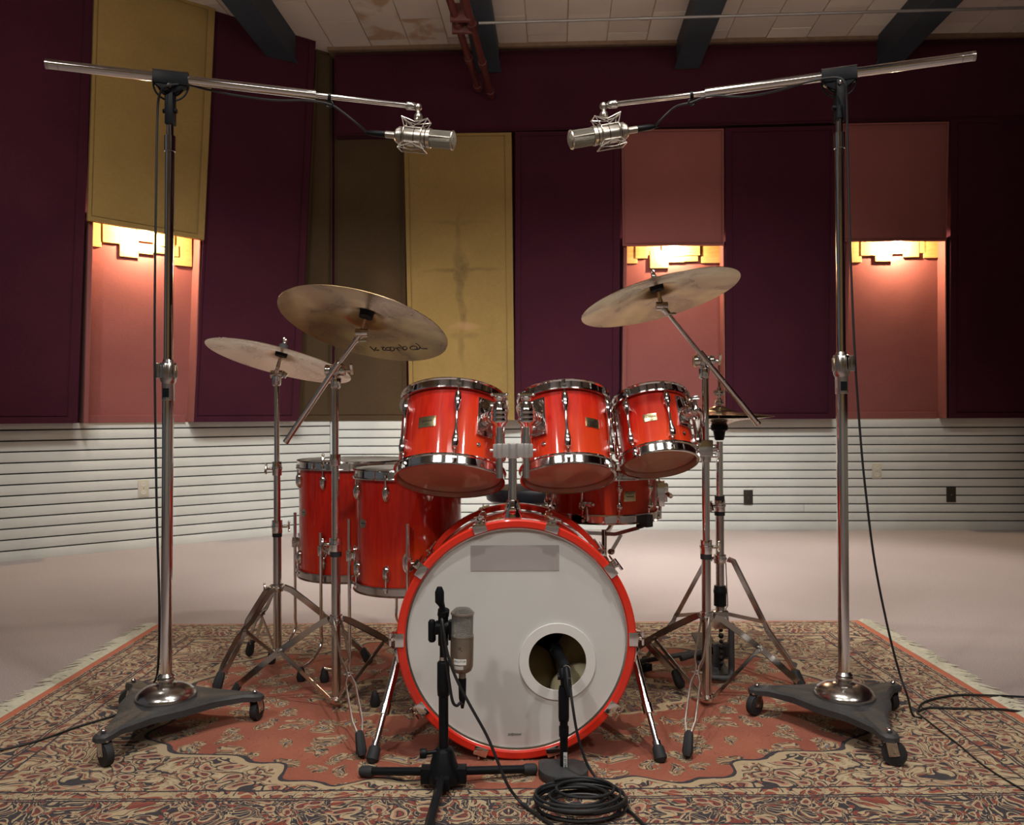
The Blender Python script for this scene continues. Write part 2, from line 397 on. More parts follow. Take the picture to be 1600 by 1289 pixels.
# slatted wainscot: every board an object
def wainscot(wall, a, d, n, L, heights, start, split=None):
    z = .868
    g = Geo(); e = a+d*L; q = n*.008
    for p0, p1 in ((a, e),):
        vs = [p0, p1, p1+q, p0+q]; g.add([v for v in vs]+[v+UP*.866 for v in vs], [(3, 2, 1, 0), (4, 5, 6, 7), (0, 1, 5, 4), (1, 2, 6, 5), (2, 3, 7, 6), (3, 0, 4, 7)])
    child_of(wall, 'backing_strip', g, GAPM)
    for i, h in enumerate(heights):
        spans = [(start, L)]
        if split and i == split[0]: spans = [(start, split[1]-.0015), (split[1]+.0015, L)]
        for s0, s1 in spans:
            off = .022+random.uniform(-.0012, .0012); b0 = a+d*s0; b1 = a+d*s1; gap = .009
            vs = [b0+n*.008, b1+n*.008, b1+n*off, b0+n*off]
            g = Geo().add([v+UP*(z-h+(gap if i < len(heights)-1 else 0)) for v in vs]+[v+UP*z for v in vs],
                          [(3, 2, 1, 0), (4, 5, 6, 7), (0, 1, 5, 4), (1, 2, 6, 5), (2, 3, 7, 6), (3, 0, 4, 7)])
            child_of(wall, 'board', g, WHITEPAINT, bevel=.0012)
        z -= h
wainscot(wl, corner, ldir, ln, 4.6, [.046]+[.0692]*11+[.0608], .045)
sp = (ON(1255, 790, corner, rn)-corner).dot(rdir)
wainscot(wb, corner, rdir, rn, 5.5, [.076]+[.066]*12, .035, (10, sp))
g = Geo().box(corner+(rn+ln).normalized()*.012+UP*.434, (.062, .05, .868), Matrix.Rotation(-.35, 3, 'Z'))
single('trim_1', g, WHITEPAINT, 'white corner post where the two slatted walls meet', None, kind='structure', bevel=.002)

e_ = corner+rdir*5.5
plainwall('wall_rear', Vector((-6.5, -3.25, 0)), Vector((e_.x, -3.25, 0)), Vector((0, 1, 0)), 'mustard cloth wall behind the viewer', fabric('sand_cloth', (.42, .31, .16), (.30, .21, .10), .5))
plainwall('wall_right', Vector((e_.x, -3.25, 0)), Vector((e_.x, e_.y, 0)), Vector((-1, 0, 0)), 'plum cloth side wall right of the view', PURPLE)
for k_ in range(2):
    g = Geo().box(((-.6, -3.22, .434), (e_.x-.03, 1.6, .434))[k_], ((11.5, .02, .868), (.02, 9.0, .868))[k_]); single('baseboard_'+('rear', 'right')[k_], g, WHITEPAINT, 'white wainscot of the '+('rear', 'right')[k_]+' wall', None, kind='structure')
# acoustic panels: fabric stretched over boxes, each with a stitched-in border
def extend(p, q, z):                                        # along the line q->p up to height z
    d = p-q; return q + d*((z-q.z)/d.z)
def panel(name, corners, n, d, m, label, cat='acoustic panel', group=None, inset=(.05, .05, .05, .05), back=0.0, kind=None):
    """corners TL,TR,BR,BL on the wall plane; front face d in front of the wall; inset = left,right,bottom,top seam distances"""
    def front(c):                                            # the front face edge, not the wall behind it, is what was measured
        q = CAM+(c-CAM)*((corner+n*d-CAM).dot(n)/(c-CAM).dot(n))
        if abs(c.z-ZC) < .002 or abs(c.z-WT) < .002: q.z = c.z
        return q
    TL, TR, BR, BL = [front(c) for c in corners]
    W = ((TR-TL).length+(BR-BL).length)/2; H = ((TL-BL).length+(TR-BR).length)/2
    def B(u, v, o=0.): return (BL*(1-u)+BR*u)*(1-v)+(TL*(1-u)+TR*u)*v + n*o
    th = Thing(name, label, cat, (BL+BR)/2-n*d, group, kind=kind)
    l, r, b, t = inset; w = .007
    u0, u1, v0, v1 = l/W, 1-r/W, b/H, 1-t/H
    def quadbox(a0, a1, c0, c1, of, ob):
        q = [B(a0, c0), B(a1, c0), B(a1, c1), B(a0, c1)]
        return [x+n*of for x in q]+[x-n*(d-ob) for x in q], [(0, 1, 2, 3), (7, 6, 5, 4), (0, 4, 5, 1), (1, 5, 6, 2), (2, 6, 7, 3), (3, 7, 4, 0)]
    g = Geo()
    for s in ((0, u0, 0, 1), (u1, 1, 0, 1), (u0, u1, 0, v0), (u0, u1, v1, 1)):
        if s[1]-s[0] > 1e-5 and s[3]-s[2] > 1e-5: g.add(*quadbox(*s, 0, back))
    if g.v: th.part('border', g, m, smooth=False)
    # the field: a slightly puffed, wrinkled grid
    nx, nz = 14, 26; g = Geo(); vs = []; off = Vector((random.random()*9, 0, 0))
    for j in range(nz+1):
        for i in range(nx+1):
            u = i/nx; v = j/nz
            e = min(u, 1-u)*W; f = min(v, 1-v)*H; k = min(1, min(e, f)/.012)
            uu = u0+w/W+(u1-u0-2*w/W)*u; vv = v0+w/H+(v1-v0-2*w/H)*v
            p = B(uu, vv); wr = mnoise.noise(p*2.2+off)*.006+mnoise.noise(p*7+off)*.002
            vs.append(p+n*((.002+wr)*k-.008*(1-k)))
    g.add(vs, [(j*(nx+1)+i, j*(nx+1)+i+1, (j+1)*(nx+1)+i+1, (j+1)*(nx+1)+i) for j in range(nz) for i in range(nx)])
    q = [B(u0, v0, -.012), B(u1, v0, -.012), B(u1, v1, -.012), B(u0, v1, -.012)]
    g.add(q, [(0, 1, 2, 3)])
    th.part('cloth_field', g, m, ang=60)
    return th
def LW(px, py): return ON(px, py, corner, ln)
def RW(px, py): return ON(px, py, corner, rn)
def lq(bl, br, tl, tr, zt=None, zb=WT):                     # left wall quad from pixels: bottom and top edges, stretched to heights
    a, b, c, d = LW(*bl), LW(*br), LW(*tl), LW(*tr)
    TL, TR = (extend(c, a, zt), extend(d, b, zt)) if zt else (c, d)
    BL, BR = (extend(c, a, zb), extend(d, b, zb)) if zb else (a, b)
    return TL, TR, BR, BL
def rq(bl, br, tl, tr, zt=None, zb=WT):
    a, b, c, d = RW(*bl), RW(*br), RW(*tl), RW(*tr)
    TL, TR = (extend(c, a, zt), extend(d, b, zt)) if zt else (c, d)
    BL, BR = (extend(c, a, zb), extend(d, b, zb)) if zb else (a, b)
    return TL, TR, BR, BL
# left wall, left to right
panel('acoustic_panel', lq((-280, 657), (121, 657), (-210, 0), (146, 0), ZC), ln, .155, PURPLE, 'plum cloth wall panel at the far left edge, left of the lit rose alcove', inset=(.05, .05, .04, .02))
panel('acoustic_panel', lq((137, 344), (319, 375), (148, 0), (337, 20), ZC, None), ln, .19, YEL, 'tall mustard burlap panel hanging above the left alcove lamp', back=.155, inset=(.02, .045, .03, .02))
panel('acoustic_panel', lq((303, 657), (466, 657), (335, 40), (494, 70), ZC), ln, .155, PURPLE, 'plum cloth panel between left alcove and the brown corner panel', inset=(.02, .05, .04, .02))
panel('acoustic_panel', lq((466, 657), (519, 657), (494, 85), (519, 85), ZC), ln, .03, BRN, 'narrow brown burlap panel on the left wall beside the corner', inset=(.02, .01, .04, .02))
# back wall, left to right
panel('acoustic_panel', rq((523, 655), (636, 655), (523, 212), (632, 212), None), rn, .03, BRN, 'brown burlap panel left of the mustard panel on the back wall', inset=(.01, .03, .04, .02))
panel('acoustic_panel', rq((640, 655), (804, 655), (631, 209), (799, 207), None), rn, .15, stained(), 'tall mustard burlap panel with dark water stains behind the rack toms', inset=(.03, .05, .04, .02))
panel('acoustic_panel', rq((805, 655), (967, 655), (805, 206), (970, 204), None), rn, .135, PURPLE, 'plum cloth panel between mustard panel and middle alcove', inset=(.04, .05, .04, .03))
panel('acoustic_panel', rq((973, 384), (1131, 383), (971, 203), (1131, 201), None, None), rn, .155, PINK, 'rose cloth panel above the middle alcove lamp', back=.128, inset=(.012, .012, .012, .012))
panel('acoustic_panel', rq((1135, 655), (1305, 655), (1133, 200), (1310, 196), None), rn, .135, PURPLE, 'plum cloth panel between the middle and right alcoves', inset=(.05, .05, .04, .03))
panel('acoustic_panel', rq((1316, 377), (1479, 376), (1316, 193), (1483, 190), None, None), rn, .155, PINK, 'rose cloth panel above the right alcove lamp', back=.128, inset=(.012, .012, .012, .012))
panel('acoustic_panel', rq((1484, 650), (1740, 650), (1486, 186), (1740, 180), None), rn, .135, PURPLE, 'plum cloth panel at the far right of the back wall', inset=(.05, .05, .04, .03))
panel('acoustic_panel', rq((523, 212), (1740, 180), (523, 85), (1740, 56), None, None), rn, .13, PURPLE, 'dark plum cloth band running under the ceiling of the back wall', inset=(.01, .01, .01, .01))

# alcoves with a hidden lamp and staggered wooden blocks
BLOCK = mat('ochre_wood_block', (.46, .31, .10), .6, var=(.36, .23, .07), vs=12, vstretch=(1, 1, 6), bump=.1, bs=80)
BULB = mat('lamp_bulb', (1, .85, .6), .4, emit=(1, .72, .38), es=26)
def alcove(C4, n, d, label, lamp_label, blk, ztop, power, lampu=.5):
    TL, TR, BR, BL = C4
    th = Thing('wall_alcove', label, 'alcove', (BL+BR)/2, None)
    W = (BR-BL).length; ux = (BR-BL).normalized()
    def bx(g, p, sx, sz, dn, n0=0.):                         # box: p lower-left on wall, size, depth along n
        a = [p+n*n0, p+ux*sx+n*n0, p+ux*sx+n*(n0+dn), p+n*(n0+dn)]
        g.add(a+[v+UP*sz for v in a], [(3, 2, 1, 0), (4, 5, 6, 7), (0, 1, 5, 4), (1, 2, 6, 5), (2, 3, 7, 6), (3, 0, 4, 7)])
    def lerpw(u, v): return (BL*(1-u)+BR*u)*(1-v)+(TL*(1-u)+TR*u)*v
    nx, nz = 16, 22; vs = []; g = Geo()
    for j in range(nz+1):
        for i in range(nx+1):
            p = lerpw(i/nx, j/nz); vs.append(p+n*(.006+mnoise.noise(p*3)*.004+mnoise.noise(p*9)*.0016))
    g.add(vs, [(j*(nx+1)+i, j*(nx+1)+i+1, (j+1)*(nx+1)+i+1, (j+1)*(nx+1)+i) for j in range(nz) for i in range(nx)])
    th.part('cloth_back', g, PINK, ang=70)
    for (A, B, s) in ((TL, BL, 1), (TR, BR, -1)):            # cloth-wrapped jambs
        g = Geo(); q = ux*((.028 if s > 0 else .010)*s)
        f = [B, B+q, B+q+n*d, B+n*d]; t = [A, A+q, A+q+n*d, A+n*d]
        g.add(f+t, [(3, 2, 1, 0), (4, 5, 6, 7), (0, 1, 5, 4), (1, 2, 6, 5), (2, 3, 7, 6), (3, 0, 4, 7)])
        th.part('side_jamb', g, PINK, smooth=False, bevel=.003)
    g = Geo(); bx(g, BL+ux*.03, W-.06, .05, d*.25); th.part('bottom_border', g, PINK, smooth=False, bevel=.002)
    # valance of blocks
    for (u0, u1, v0, v1, dp) in blk:
        p = lerpw(u0, 1); w = (u1-u0)*W; dp = .008+dp*.36; v1 = v1*1.3+.020; v0 = v0*1.3+(.025 if v0 > 0 else 0)
        g = Geo(); bx(g, p-UP*v1, w, v1-v0, dp, .006); th.part('wood_block', g, BLOCK, smooth=False, bevel=.003)
    # lamp: tubular bulb in a socket fixed behind the panel above
    c = lerpw(lampu, 1)+n*(d*.86)-UP*.008
    lt = Thing('alcove_lamp', lamp_label, 'lamp', c+UP*.05)
    lt.part('bulb', Geo().path([c-ux*.05, c-ux*.044, c+ux*.044, c+ux*.05], [.004, .011, .011, .004], 14), BULB)
    lt.part('socket', Geo().tube(c+ux*.05, c+ux*.085, .014).box(c+ux*.075+UP*.025, (.02, .02, .05)), BLK)
    l = bpy.data.lights.new('alcove_light', 'POINT'); l.energy = power; l.color = (1, .76, .46); l.shadow_soft_size = .012
    o = bpy.data.objects.new('alcove_light', l); C.objects.link(o); o.location = c-UP*.026
    return th
Bk = [(.03, .145, -.03, .115, .02), (.15, .30, -.02, .085, .035), (.30, .47, -.02, .145, .02), (.45, .60, .0, .05, .045), (.47, .60, .07, .115, .03),
      (.60, .74, 0, .10, .025), (.66, .80, -.02, .06, .045), (.80, .97, -.01, .15, .02), (.72, .84, .04, .105, .035)]
alcove(lq((123, 657), (294, 657), (131, 344), (304, 373), None), ln, .15, 'rose cloth alcove lit from above, on the left wall behind left tall stand', 'small tubular lamp behind mustard panel over left alcove', Bk, 0, 55, .50)
Bk2 = [(.03, .15, -.03, .10, .02), (.13, .25, -.02, .07, .035), (.25, .38, -.02, .05, .02), (.28, .46, .02, .13, .03), (.40, .62, -.02, .06, .045), (.44, .62, .06, .095, .03),
       (.60, .76, -.02, .09, .03), (.62, .78, .0, .055, .05), (.80, .995, -.02, .10, .02)]
Bk3 = [(0, .19, -.03, .12, .02), (.19, .36, -.02, .08, .035), (.34, .50, -.02, .115, .03), (.44, .64, -.02, .052, .045), (.50, .64, .05, .07, .03),
       (.63, .78, -.02, .09, .03), (.76, .86, -.01, .065, .02), (.84, .995, -.03, .095, .02)]
alcove(rq((969, 655), (1128, 655), (972, 383), (1126, 382), None), rn, .13, 'rose cloth alcove in the middle of the back wall, behind right crash cymbal', 'small tubular lamp glowing over the middle alcove', Bk2, 0, 38, .5)
alcove(rq((1305, 655), (1467, 652), (1314, 376), (1466, 375), None), rn, .13, 'rose cloth alcove at the right of the back wall, beside right tall stand', 'small tubular lamp glowing over the right alcove', Bk3, 0, 48, .52)

# ceiling with tiles, beams, pipes
CEILM = mat('cream_ceiling_paint', (.50, .42, .36), .8, var=(.44, .36, .31), vs=2, bump=.2, bs=90)
def tilemat(name, a, b, stain=None):
    m = mat(name, a, .85, var=b, vs=3, bump=.3, bs=150)
    if stain:
        nt = m.node_tree; p = nt.nodes['Principled BSDF']
        n = E(nt, tex(nt, 'Noise', coords(nt), 4, Detail=4, Distortion=.4).outputs[0])
        base = p.inputs['Base Color'].links[0].from_socket
        nt.links.new(mixc(nt, n.ramp(.47, .60)*.75, base, stain), p.inputs['Base Color'])
    return m
TILES = [tilemat('ceiling_tile_board', (.55, .46, .39), (.49, .41, .35)), tilemat('ceiling_tile_board_dark', (.45, .36, .31), (.42, .34, .29)), tilemat('ceiling_tile_board_pale', (.60, .52, .44), (.55, .47, .40))]
STAIN = tilemat('water_stained_tile', (.55, .46, .39), (.49, .41, .35), (.30, .16, .06))
# ceiling slab is trimmed to the room (left wall is slanted)
a0 = corner; a1 = corner+rdir*5.5; a4 = corner+ldir*5.2; poly = [a0-rdir*.05, a1, Vector((a1.x, -3.3, 0)), Vector((a4.x, -3.3, 0)), a4]
g = Geo().prism([(p.x, p.y) for p in poly], .12, Matrix.Translation((0, 0, ZC+.012)))
ceil = single('ceiling', g, CEILM, 'cream painted ceiling', None, kind='structure')
bdir = Vector((.054, 1, 0)).normalized(); bx_ = Vector((1, -.054, 0)).normalized()
def clip_poly(poly, p0, n):                                  # keep the side where (p-p0).n > 0
    out = []
    for i in range(len(poly)):
        a, b = poly[i], poly[(i+1) % len(poly)]; da = (a-p0).dot(n); db = (b-p0).dot(n)
        if da > 0: out.append(a)
        if (da > 0) != (db > 0): out.append(a+(b-a)*(da/(da-db)))
    return out
o0 = Vector((-.16, 6.6, 0)); wt, dt = .305, .61
for i in range(-12, 17):
    for j in range(0, 5):
        s = .004; cx = i*wt; off = (.3 if i % 2 else 0)
        q = [o0+bx_*(cx+s)-bdir*((j-1)*dt+off+s), o0+bx_*(cx+wt-s)-bdir*((j-1)*dt+off+s), o0+bx_*(cx+wt-s)-bdir*(j*dt+off+dt-dt-s-.0+0), o0+bx_*(cx+s)-bdir*(j*dt+off-s)]
        q = [q[0], q[1], o0+bx_*(cx+wt-s)-bdir*(j*dt+off-s), q[3]]
        q = clip_poly(clip_poly(q, corner+rn*.004, rn), corner+ln*.004, ln)
        if len(q) < 3: continue
        cc = sum(q, Vector((0, 0, 0)))/len(q)
        t = .012+random.uniform(-.003, .003)
        g = Geo().prism([(p.x, p.y) for p in q], t, Matrix.Translation((0, 0, ZC+.012-t)))
        mm = random.choices(TILES, (6, 2, 2))[0]
        px = 800+F*cc.x/max(cc.y, .1); py = 648-F*(ZC-CZ)/max(cc.y, .1)
        if (560 < px < 620 and 0 < py < 40) or (640 < px < 700 and 50 < py < 85): mm = STAIN
        child_of(ceil, 'tile', g, mm, smooth=False)
TRIMM = mat('brown_wood_trim', (.20, .12, .07), .6, var=(.14, .08, .05), vs=20)
g = Geo(); q = [corner+rn*.0, corner+rdir*5.5, corner+rdir*5.5+rn*.16, corner+rn*.16]
g.add([v+UP*(ZC-.028) for v in q]+[v+UP*(ZC+.004) for v in q], [(3, 2, 1, 0), (4, 5, 6, 7), (0, 1, 5, 4), (1, 2, 6, 5), (2, 3, 7, 6), (3, 0, 4, 7)])
single('trim_2', g, TRIMM, 'thin brown trim along the ceiling edge of the back wall', None, kind='structure')
BEAM = mat('slate_blue_beam_paint', (.030, .040, .052), .6, var=(.020, .028, .038), vs=5, bump=.5, bs=30, vstretch=(1, .2, 1))
blabels = ['dark slate beam at the left of the ceiling, meeting the left wall', 'dark slate ceiling beam beside the red pipes', 'dark slate ceiling beam right of the red pipes, second from right', 'dark slate ceiling beam nearest the right tall stand']
for k, lab in enumerate(blabels):
    p1 = Vector((-1.69+1.53*k, 6.55, 0)); w = .075; h = .21
    s = Vector((1, 0, 0)); ends = []
    for sx in (-w, w):
        a = p1+bx_*sx
        tb = (corner+rn*.128-a).dot(rn)/bdir.dot(rn)
        tl = (corner+ln*.153-a).dot(ln)/bdir.dot(ln)
        t = min(tb, tl) if bdir.dot(ln) < 0 else tb
        ends.append(a+bdir*t)
    st = [p1-bx_*w-bdir*8.5, p1+bx_*w-bdir*8.5]
    q = [st[0], st[1], ends[1], ends[0]]
    g = Geo().add([v+UP*(ZC-h) for v in q]+[v+UP*(ZC+.01) for v in q], [(3, 2, 1, 0), (4, 5, 6, 7), (0, 1, 5, 4), (1, 2, 6, 5), (2, 3, 7, 6), (3, 0, 4, 7)])
    th = Thing('ceiling_beam', lab, 'beam', (p1.x, 2.2, ZC-h), 'ceiling beams')
    th.part('beam_web', g, BEAM, smooth=False, bevel=.006)
    q2 = [st[0]-bx_*.02, st[1]+bx_*.02, ends[1]+bx_*.02-bdir*.02, ends[0]-bx_*.02-bdir*.02]
    g = Geo().add([v+UP*(ZC-h-.016) for v in q2]+[v+UP*(ZC-h) for v in q2], [(3, 2, 1, 0), (4, 5, 6, 7), (0, 1, 5, 4), (1, 2, 6, 5), (2, 3, 7, 6), (3, 0, 4, 7)])
    th.part('bottom_flange', g, BEAM, smooth=False, bevel=.003)
PIPE = mat('dark_red_pipe_paint', (.10, .016, .013), .55, var=(.065, .011, .010), vs=20)
for k, (x1, x0, y0, lab) in enumerate(((748, 703, 0, 'left one of the two dark red sprinkler pipes under the ceiling'), (768, 727, 0, 'right one of the two dark red sprinkler pipes under the ceiling'))):
    e = P(x1, 140+10*k, 6.42); s = P(x0, y0, 4.95); d = (s-e); n = d.normalized()
    th = Thing('sprinkler_pipe', lab, 'pipe', e, 'red sprinkler pipes')
    th.part('pipe', Geo().tube(e, s+n*1.2, .024), PIPE)
    for t in (.03, .55, 1.12): th.part('coupling', Geo().tube(e+n*(t), e+n*(t+.07), .033, n=8), PIPE, smooth=False)
g = Geo(); m_ = P(712, 30, 5.2)
for t in (0., .16):
    c = P(712, 20, 5.15)+Vector((.03, t, 0)); g.box(c, (.13, .03, .11)).tube(c+Vector((-.045, -.03, 0)), c+Vector((-.045, .03, 0)), .012, n=6).tube(c+Vector((.045, -.03, 0)), c+Vector((.045, .03, 0)), .012, n=6)
g.tube(P(712, 20, 5.15)+Vector((.03, .08, .03)), P(712, 20, 5.15)+Vector((.03, .08, .42)), .01)
single('pipe_hanger', g, PIPE, 'dark red bolted hanger clamp around the two sprinkler pipes', 'pipe hanger', bevel=.002)
a = P(748, 36, 5.1); b = P(1600, 12, 5.1); d = (b-a).normalized()
g = Geo().tube(a, b+d*1.2, .009)
g.tube(a+d*1.0, a+d*1.05, .013)
CONDM = mat('grey_conduit', (.20, .18, .17), .45, .6)
single('electrical_conduit', g, CONDM, 'thin grey conduit rod running crosswise below the ceiling beams', 'conduit')

# outlets on the wainscot
BEIGE = mat('ivory_plate', (.52, .46, .36), .4); BEIGED = mat('ivory_socket', (.62, .58, .5), .35)
DARKP = mat('dark_brown_plate', (.022, .016, .013), .4)
def outlet(px, py, plane, n, m, m2, label, grp, kind2='duplex'):
    c = ON(px, py, corner+n*.024, n); x, y, z = ortho(n, UP)
    M = Matrix((x, y, z)).transposed().to_4x4(); M.translation = c
    th = Thing('wall_outlet', label, 'outlet', M=M)
    th.part('cover_plate', Geo().box((0, 0, .002), (.072, .116, .006)), m, local=True, bevel=.002)
    for s in (-1, 1):
        g = Geo().prism([(.017*math.cos(a)*1.0, s*.028+.0155*math.sin(a)) for a in [2*PI*i/16 for i in range(16)]], .003, Matrix.Translation((0, 0, .005)))
        f = th.part('socket', g, m2, local=True)
        th.part('slot', Geo().box((-.006, s*.028+.003, .0082), (.002, .008, .001)).box((.006, s*.028+.003, .0082), (.002, .008, .001)), INK, parent=f, local=True, smooth=False)
    th.part('screw', Geo().tube((0, 0, .004), (0, 0, .0065), .003, n=10), CHD, local=True)
outlet(224, 763, None, ln, BEIGE, BEIGED, 'ivory duplex outlet on the left slatted wall', None)
outlet(1370, 736, None, rn, BEIGE, BEIGED, 'ivory duplex outlet on the back slatted wall right of the right tall stand', None)
outlet(1169, 777, None, rn, DARKP, DARKP, 'dark outlet plate on the back slatted wall beside the hi-hat stand', None)
outlet(1486, 773, None, rn, DARKP, DARKP, 'dark outlet plate at the far right of the slatted wall', None)

# ================================================================== RUG
def rugmat(W, D):
    m = bpy.data.materials.new('oriental_rug_pile'); m.use_nodes = True; nt = m.node_tree; b = nt.nodes['Principled BSDF']
    b.inputs['Roughness'].default_value = 1; b.inputs['Specular IOR Level'].default_value = .05; b.inputs['Sheen Weight'].default_value = .15
    co = nt.nodes.new('ShaderNodeTexCoord'); sx = nt.nodes.new('ShaderNodeSeparateXYZ'); nt.links.new(co.outputs['Object'], sx.inputs[0])
    x = E(nt, sx.outputs[0]); y = E(nt, sx.outputs[1]); ax = x.abs(); ay = y.abs()
    cb = nt.nodes.new('ShaderNodeCombineXYZ'); nt.links.new(ax.s, cb.inputs[0]); nt.links.new(ay.s, cb.inputs[1])
    mv = cb.outputs[0]                                      # mirrored design
    du = (ax*-1)+W/2; dv = (ay*-1)+D/2; d = du.min(dv)
    # hand knotted wobble
    wob = (E(nt, tex(nt, 'Noise', co.outputs['Object'], 9, Detail=3).outputs[0])-.5)*.018
    d = d+wob
    cream = (.45, .345, .21); navy = (.010, .013, .028); rust = (.27, .060, .034); red = (.36, .105, .058); olive = (.22, .18, .075); pink = (.40, .18, .12); dkred = (.20, .03, .022); blue = (.13, .17, .18)
    # warp the mirrored coordinates
    nz = tex(nt, 'Noise', mv, 7, Detail=2); ad = nt.nodes.new('ShaderNodeVectorMath'); ad.operation = 'MULTIPLY_ADD'
    nt.links.new(nz.outputs[1], ad.inputs[0]); ad.inputs[1].default_value = (.19, .13, 0); nt.links.new(mv, ad.inputs[2]); wv = ad.outputs[0]
    def cells(scale, vec=wv, rnd=.9):
        v = tex(nt, 'Voronoi', vec, scale, Randomness=rnd); v.voronoi_dimensions = '2D'
        return E(nt, v.outputs['Distance']), E(nt, _sep(v.outputs['Color'])), 
    def _sep(c):
        s = nt.nodes.new('ShaderNodeSeparateColor'); nt.links.new(c, s.inputs[0]); return s.outputs[0]
    def scroll(scale, k, vec=wv):
        n = E(nt, tex(nt, 'Noise', vec, scale, Detail=1.5, Distortion=.6).outputs[0]); return (n*k).fract()
    # dense floral ground (borders, corner fields)
    s1 = scroll(13, 8); s2 = scroll(30, 7)
    dA, cA = cells(16); dB, cB = cells(34)
    g1 = mixc(nt, s2.band(.0, .20), cream, olive)
    g1 = mixc(nt, s1.band(.62, .80), g1, (.50, .40, .26))
    g1 = mixc(nt, s1.band(.30, .42), g1, rust)
    g1 = mixc(nt, s1.band(.0, .22), g1, navy)
    g1 = mixc(nt, dB.lt(.20)*cB.gt(.45), g1, rust)
    g1 = mixc(nt, dB.band(.20, .29)*cB.gt(.45), g1, navy)
    flower = mixc(nt, dA.lt(.10), cream, dkred); flower = mixc(nt, dA.band(.10, .16), flower, navy); flower = mixc(nt, dA.band(.16, .24), flower, pink)
    flower = mixc(nt, dA.band(.33, .39), flower, navy)
    g1 = mixc(nt, dA.lt(.39)*cA.gt(.35), g1, flower)
    # dark main border
    g2 = mixc(nt, s1.band(.50, .68), navy, cream)
    g2 = mixc(nt, s2.band(.55, .78), g2, cream)
    g2 = mixc(nt, s1.band(.74, .84), g2, rust)
    g2 = mixc(nt, dA.lt(.36)*cA.gt(.5), g2, flower)
    g2 = mixc(nt, dB.lt(.22)*cB.gt(.5), g2, dkred)
    # rust field with scattered sprigs
    rr = E(nt, tex(nt, 'Noise', mv, 3.5, Detail=4).outputs[0])
    g3 = mixc(nt, rr.ramp(.35, .65), rust, red)
    dC, cC = cells(12, wv, 1.0)
    sprig = mixc(nt, s2.band(.1, .5), olive, cream); sprig = mixc(nt, s2.band(.55, .8), sprig, navy)
    g3 = mixc(nt, dC.lt(.36)*s1.band(.1, .97)*s2.band(.05, .9), g3, sprig)
    g3 = mixc(nt, dC.lt(.07), g3, blue)
    g3 = mixc(nt, s2.band(.0, .05), g3, dkred)
    # medallion outlines: lobed field and a dark centre
    th_ = nt.nodes.new('ShaderNodeMath'); th_.operation = 'ARCTAN2'; nt.links.new(ay.s, th_.inputs[0]); nt.links.new(ax.s, th_.inputs[1]); th = E(nt, th_.outputs[0])
    lob = (th*12).sin()*.05+(th*36).sin()*.02
    rad = ((ax/1.10)*(ax/1.10)+(ay/.66)*(ay/.66)).sqrt()+lob+wob*3
    rad2 = ((ax/.62)*(ax/.62)+(ay/.20)*(ay/.20)).sqrt()+lob*1.5+wob*4
    field = mixc(nt, rad.lt(1.0), g1, g3)
    field = mixc(nt, rad.band(1.0, 1.014), field, navy)
    field = mixc(nt, rad.band(1.014, 1.04), field, cream)
    cent = mixc(nt, s1.band(.1, .48), navy, olive); cent = mixc(nt, s2.band(.6, .8), cent, rust); cent = mixc(nt, s2.band(.2, .3), cent, cream)
    field = mixc(nt, rad2.lt(1.0), field, cent)
    field = mixc(nt, rad2.band(.97, 1.02), field, cream)
    # borders from the edge inwards; short ends (at |x|) use a wide orange kilim stripe
    guard = mixc(nt, dB.lt(.30), cream, rust); guard = mixc(nt, s2.band(0, .2), guard, navy)
    col = mixc(nt, d.lt(.262), field, guard)
    col = mixc(nt, d.lt(.215), col, mixc(nt, .5, g1, g2))
    bord = mixc(nt, dv.gt(du), g2, g1)                      # ends paler, sides darker
    bord = mixc(nt, y.gt(.3), bord, g1)
    col = mixc(nt, d.lt(.215), col, bord)
    col = mixc(nt, d.lt(.085), col, guard)
    for a_, w_ in ((.262, .005), (.222, .004), (.212, .004), (.088, .004), (.052, .004), (.040, .004)):
        col = mixc(nt, d.band(a_-w_, a_+w_*.4), col, navy)
    col = mixc(nt, d.lt(.036), col, guard)
    col = mixc(nt, du.lt(.030), col, (.52, .13, .065)); col = mixc(nt, dv.lt(.012), col, (.45, .12, .065))
    # pile streaks
    st = E(nt, tex(nt, 'Noise', coords(nt, 'Object', (1, 6, 1)), 90, Detail=2).outputs[0])
    col = mixc(nt, st.ramp(.35, .8)*.35, col, (.25, .17, .11))
    nt.links.new(col, b.inputs['Base Color'])
    bp = nt.nodes.new('ShaderNodeBump'); bp.inputs['Strength'].default_value = .5; bp.inputs['Distance'].default_value = .004
    nt.links.new((st+(E(nt, tex(nt, 'Noise', co.outputs['Object'], 400).outputs[0]))).s, bp.inputs['Height']); nt.links.new(bp.outputs[0], b.inputs['Normal'])
    return m
rbl = G(246, 974, RUGZ); rbr = G(1341, 968, RUGZ)
RW_, RD_ = (rbr-rbl).length, 1.87
yaw = math.atan2(rbr.y-rbl.y, rbr.x-rbl.x); rx = Vector((math.cos(yaw), math.sin(yaw), 0)); ry = Vector((-rx.y, rx.x, 0))
rc = (rbl+rbr)/2-ry*(RD_/2); rc.z = 0
M = Matrix.Rotation(yaw, 4, 'Z'); M.translation = rc
rug = Thing('rug', 'worn oriental rug in rust, cream and navy with pale fringe under the drum kit', 'rug', M=M)
nx, ny = 60, 36; vs = []
for j in range(ny+1):
    for i in range(nx+1):
        x = -RW_/2+RW_*i/nx; y = -RD_/2+RD_*j/ny
        vs.append((x, y, RUGZ-(.004 if i in (0, nx) or j in (0, ny) else 0)))
g = Geo().add(vs, [(j*(nx+1)+i, j*(nx+1)+i+1, (j+1)*(nx+1)+i+1, (j+1)*(nx+1)+i) for j in range(ny) for i in range(nx)])
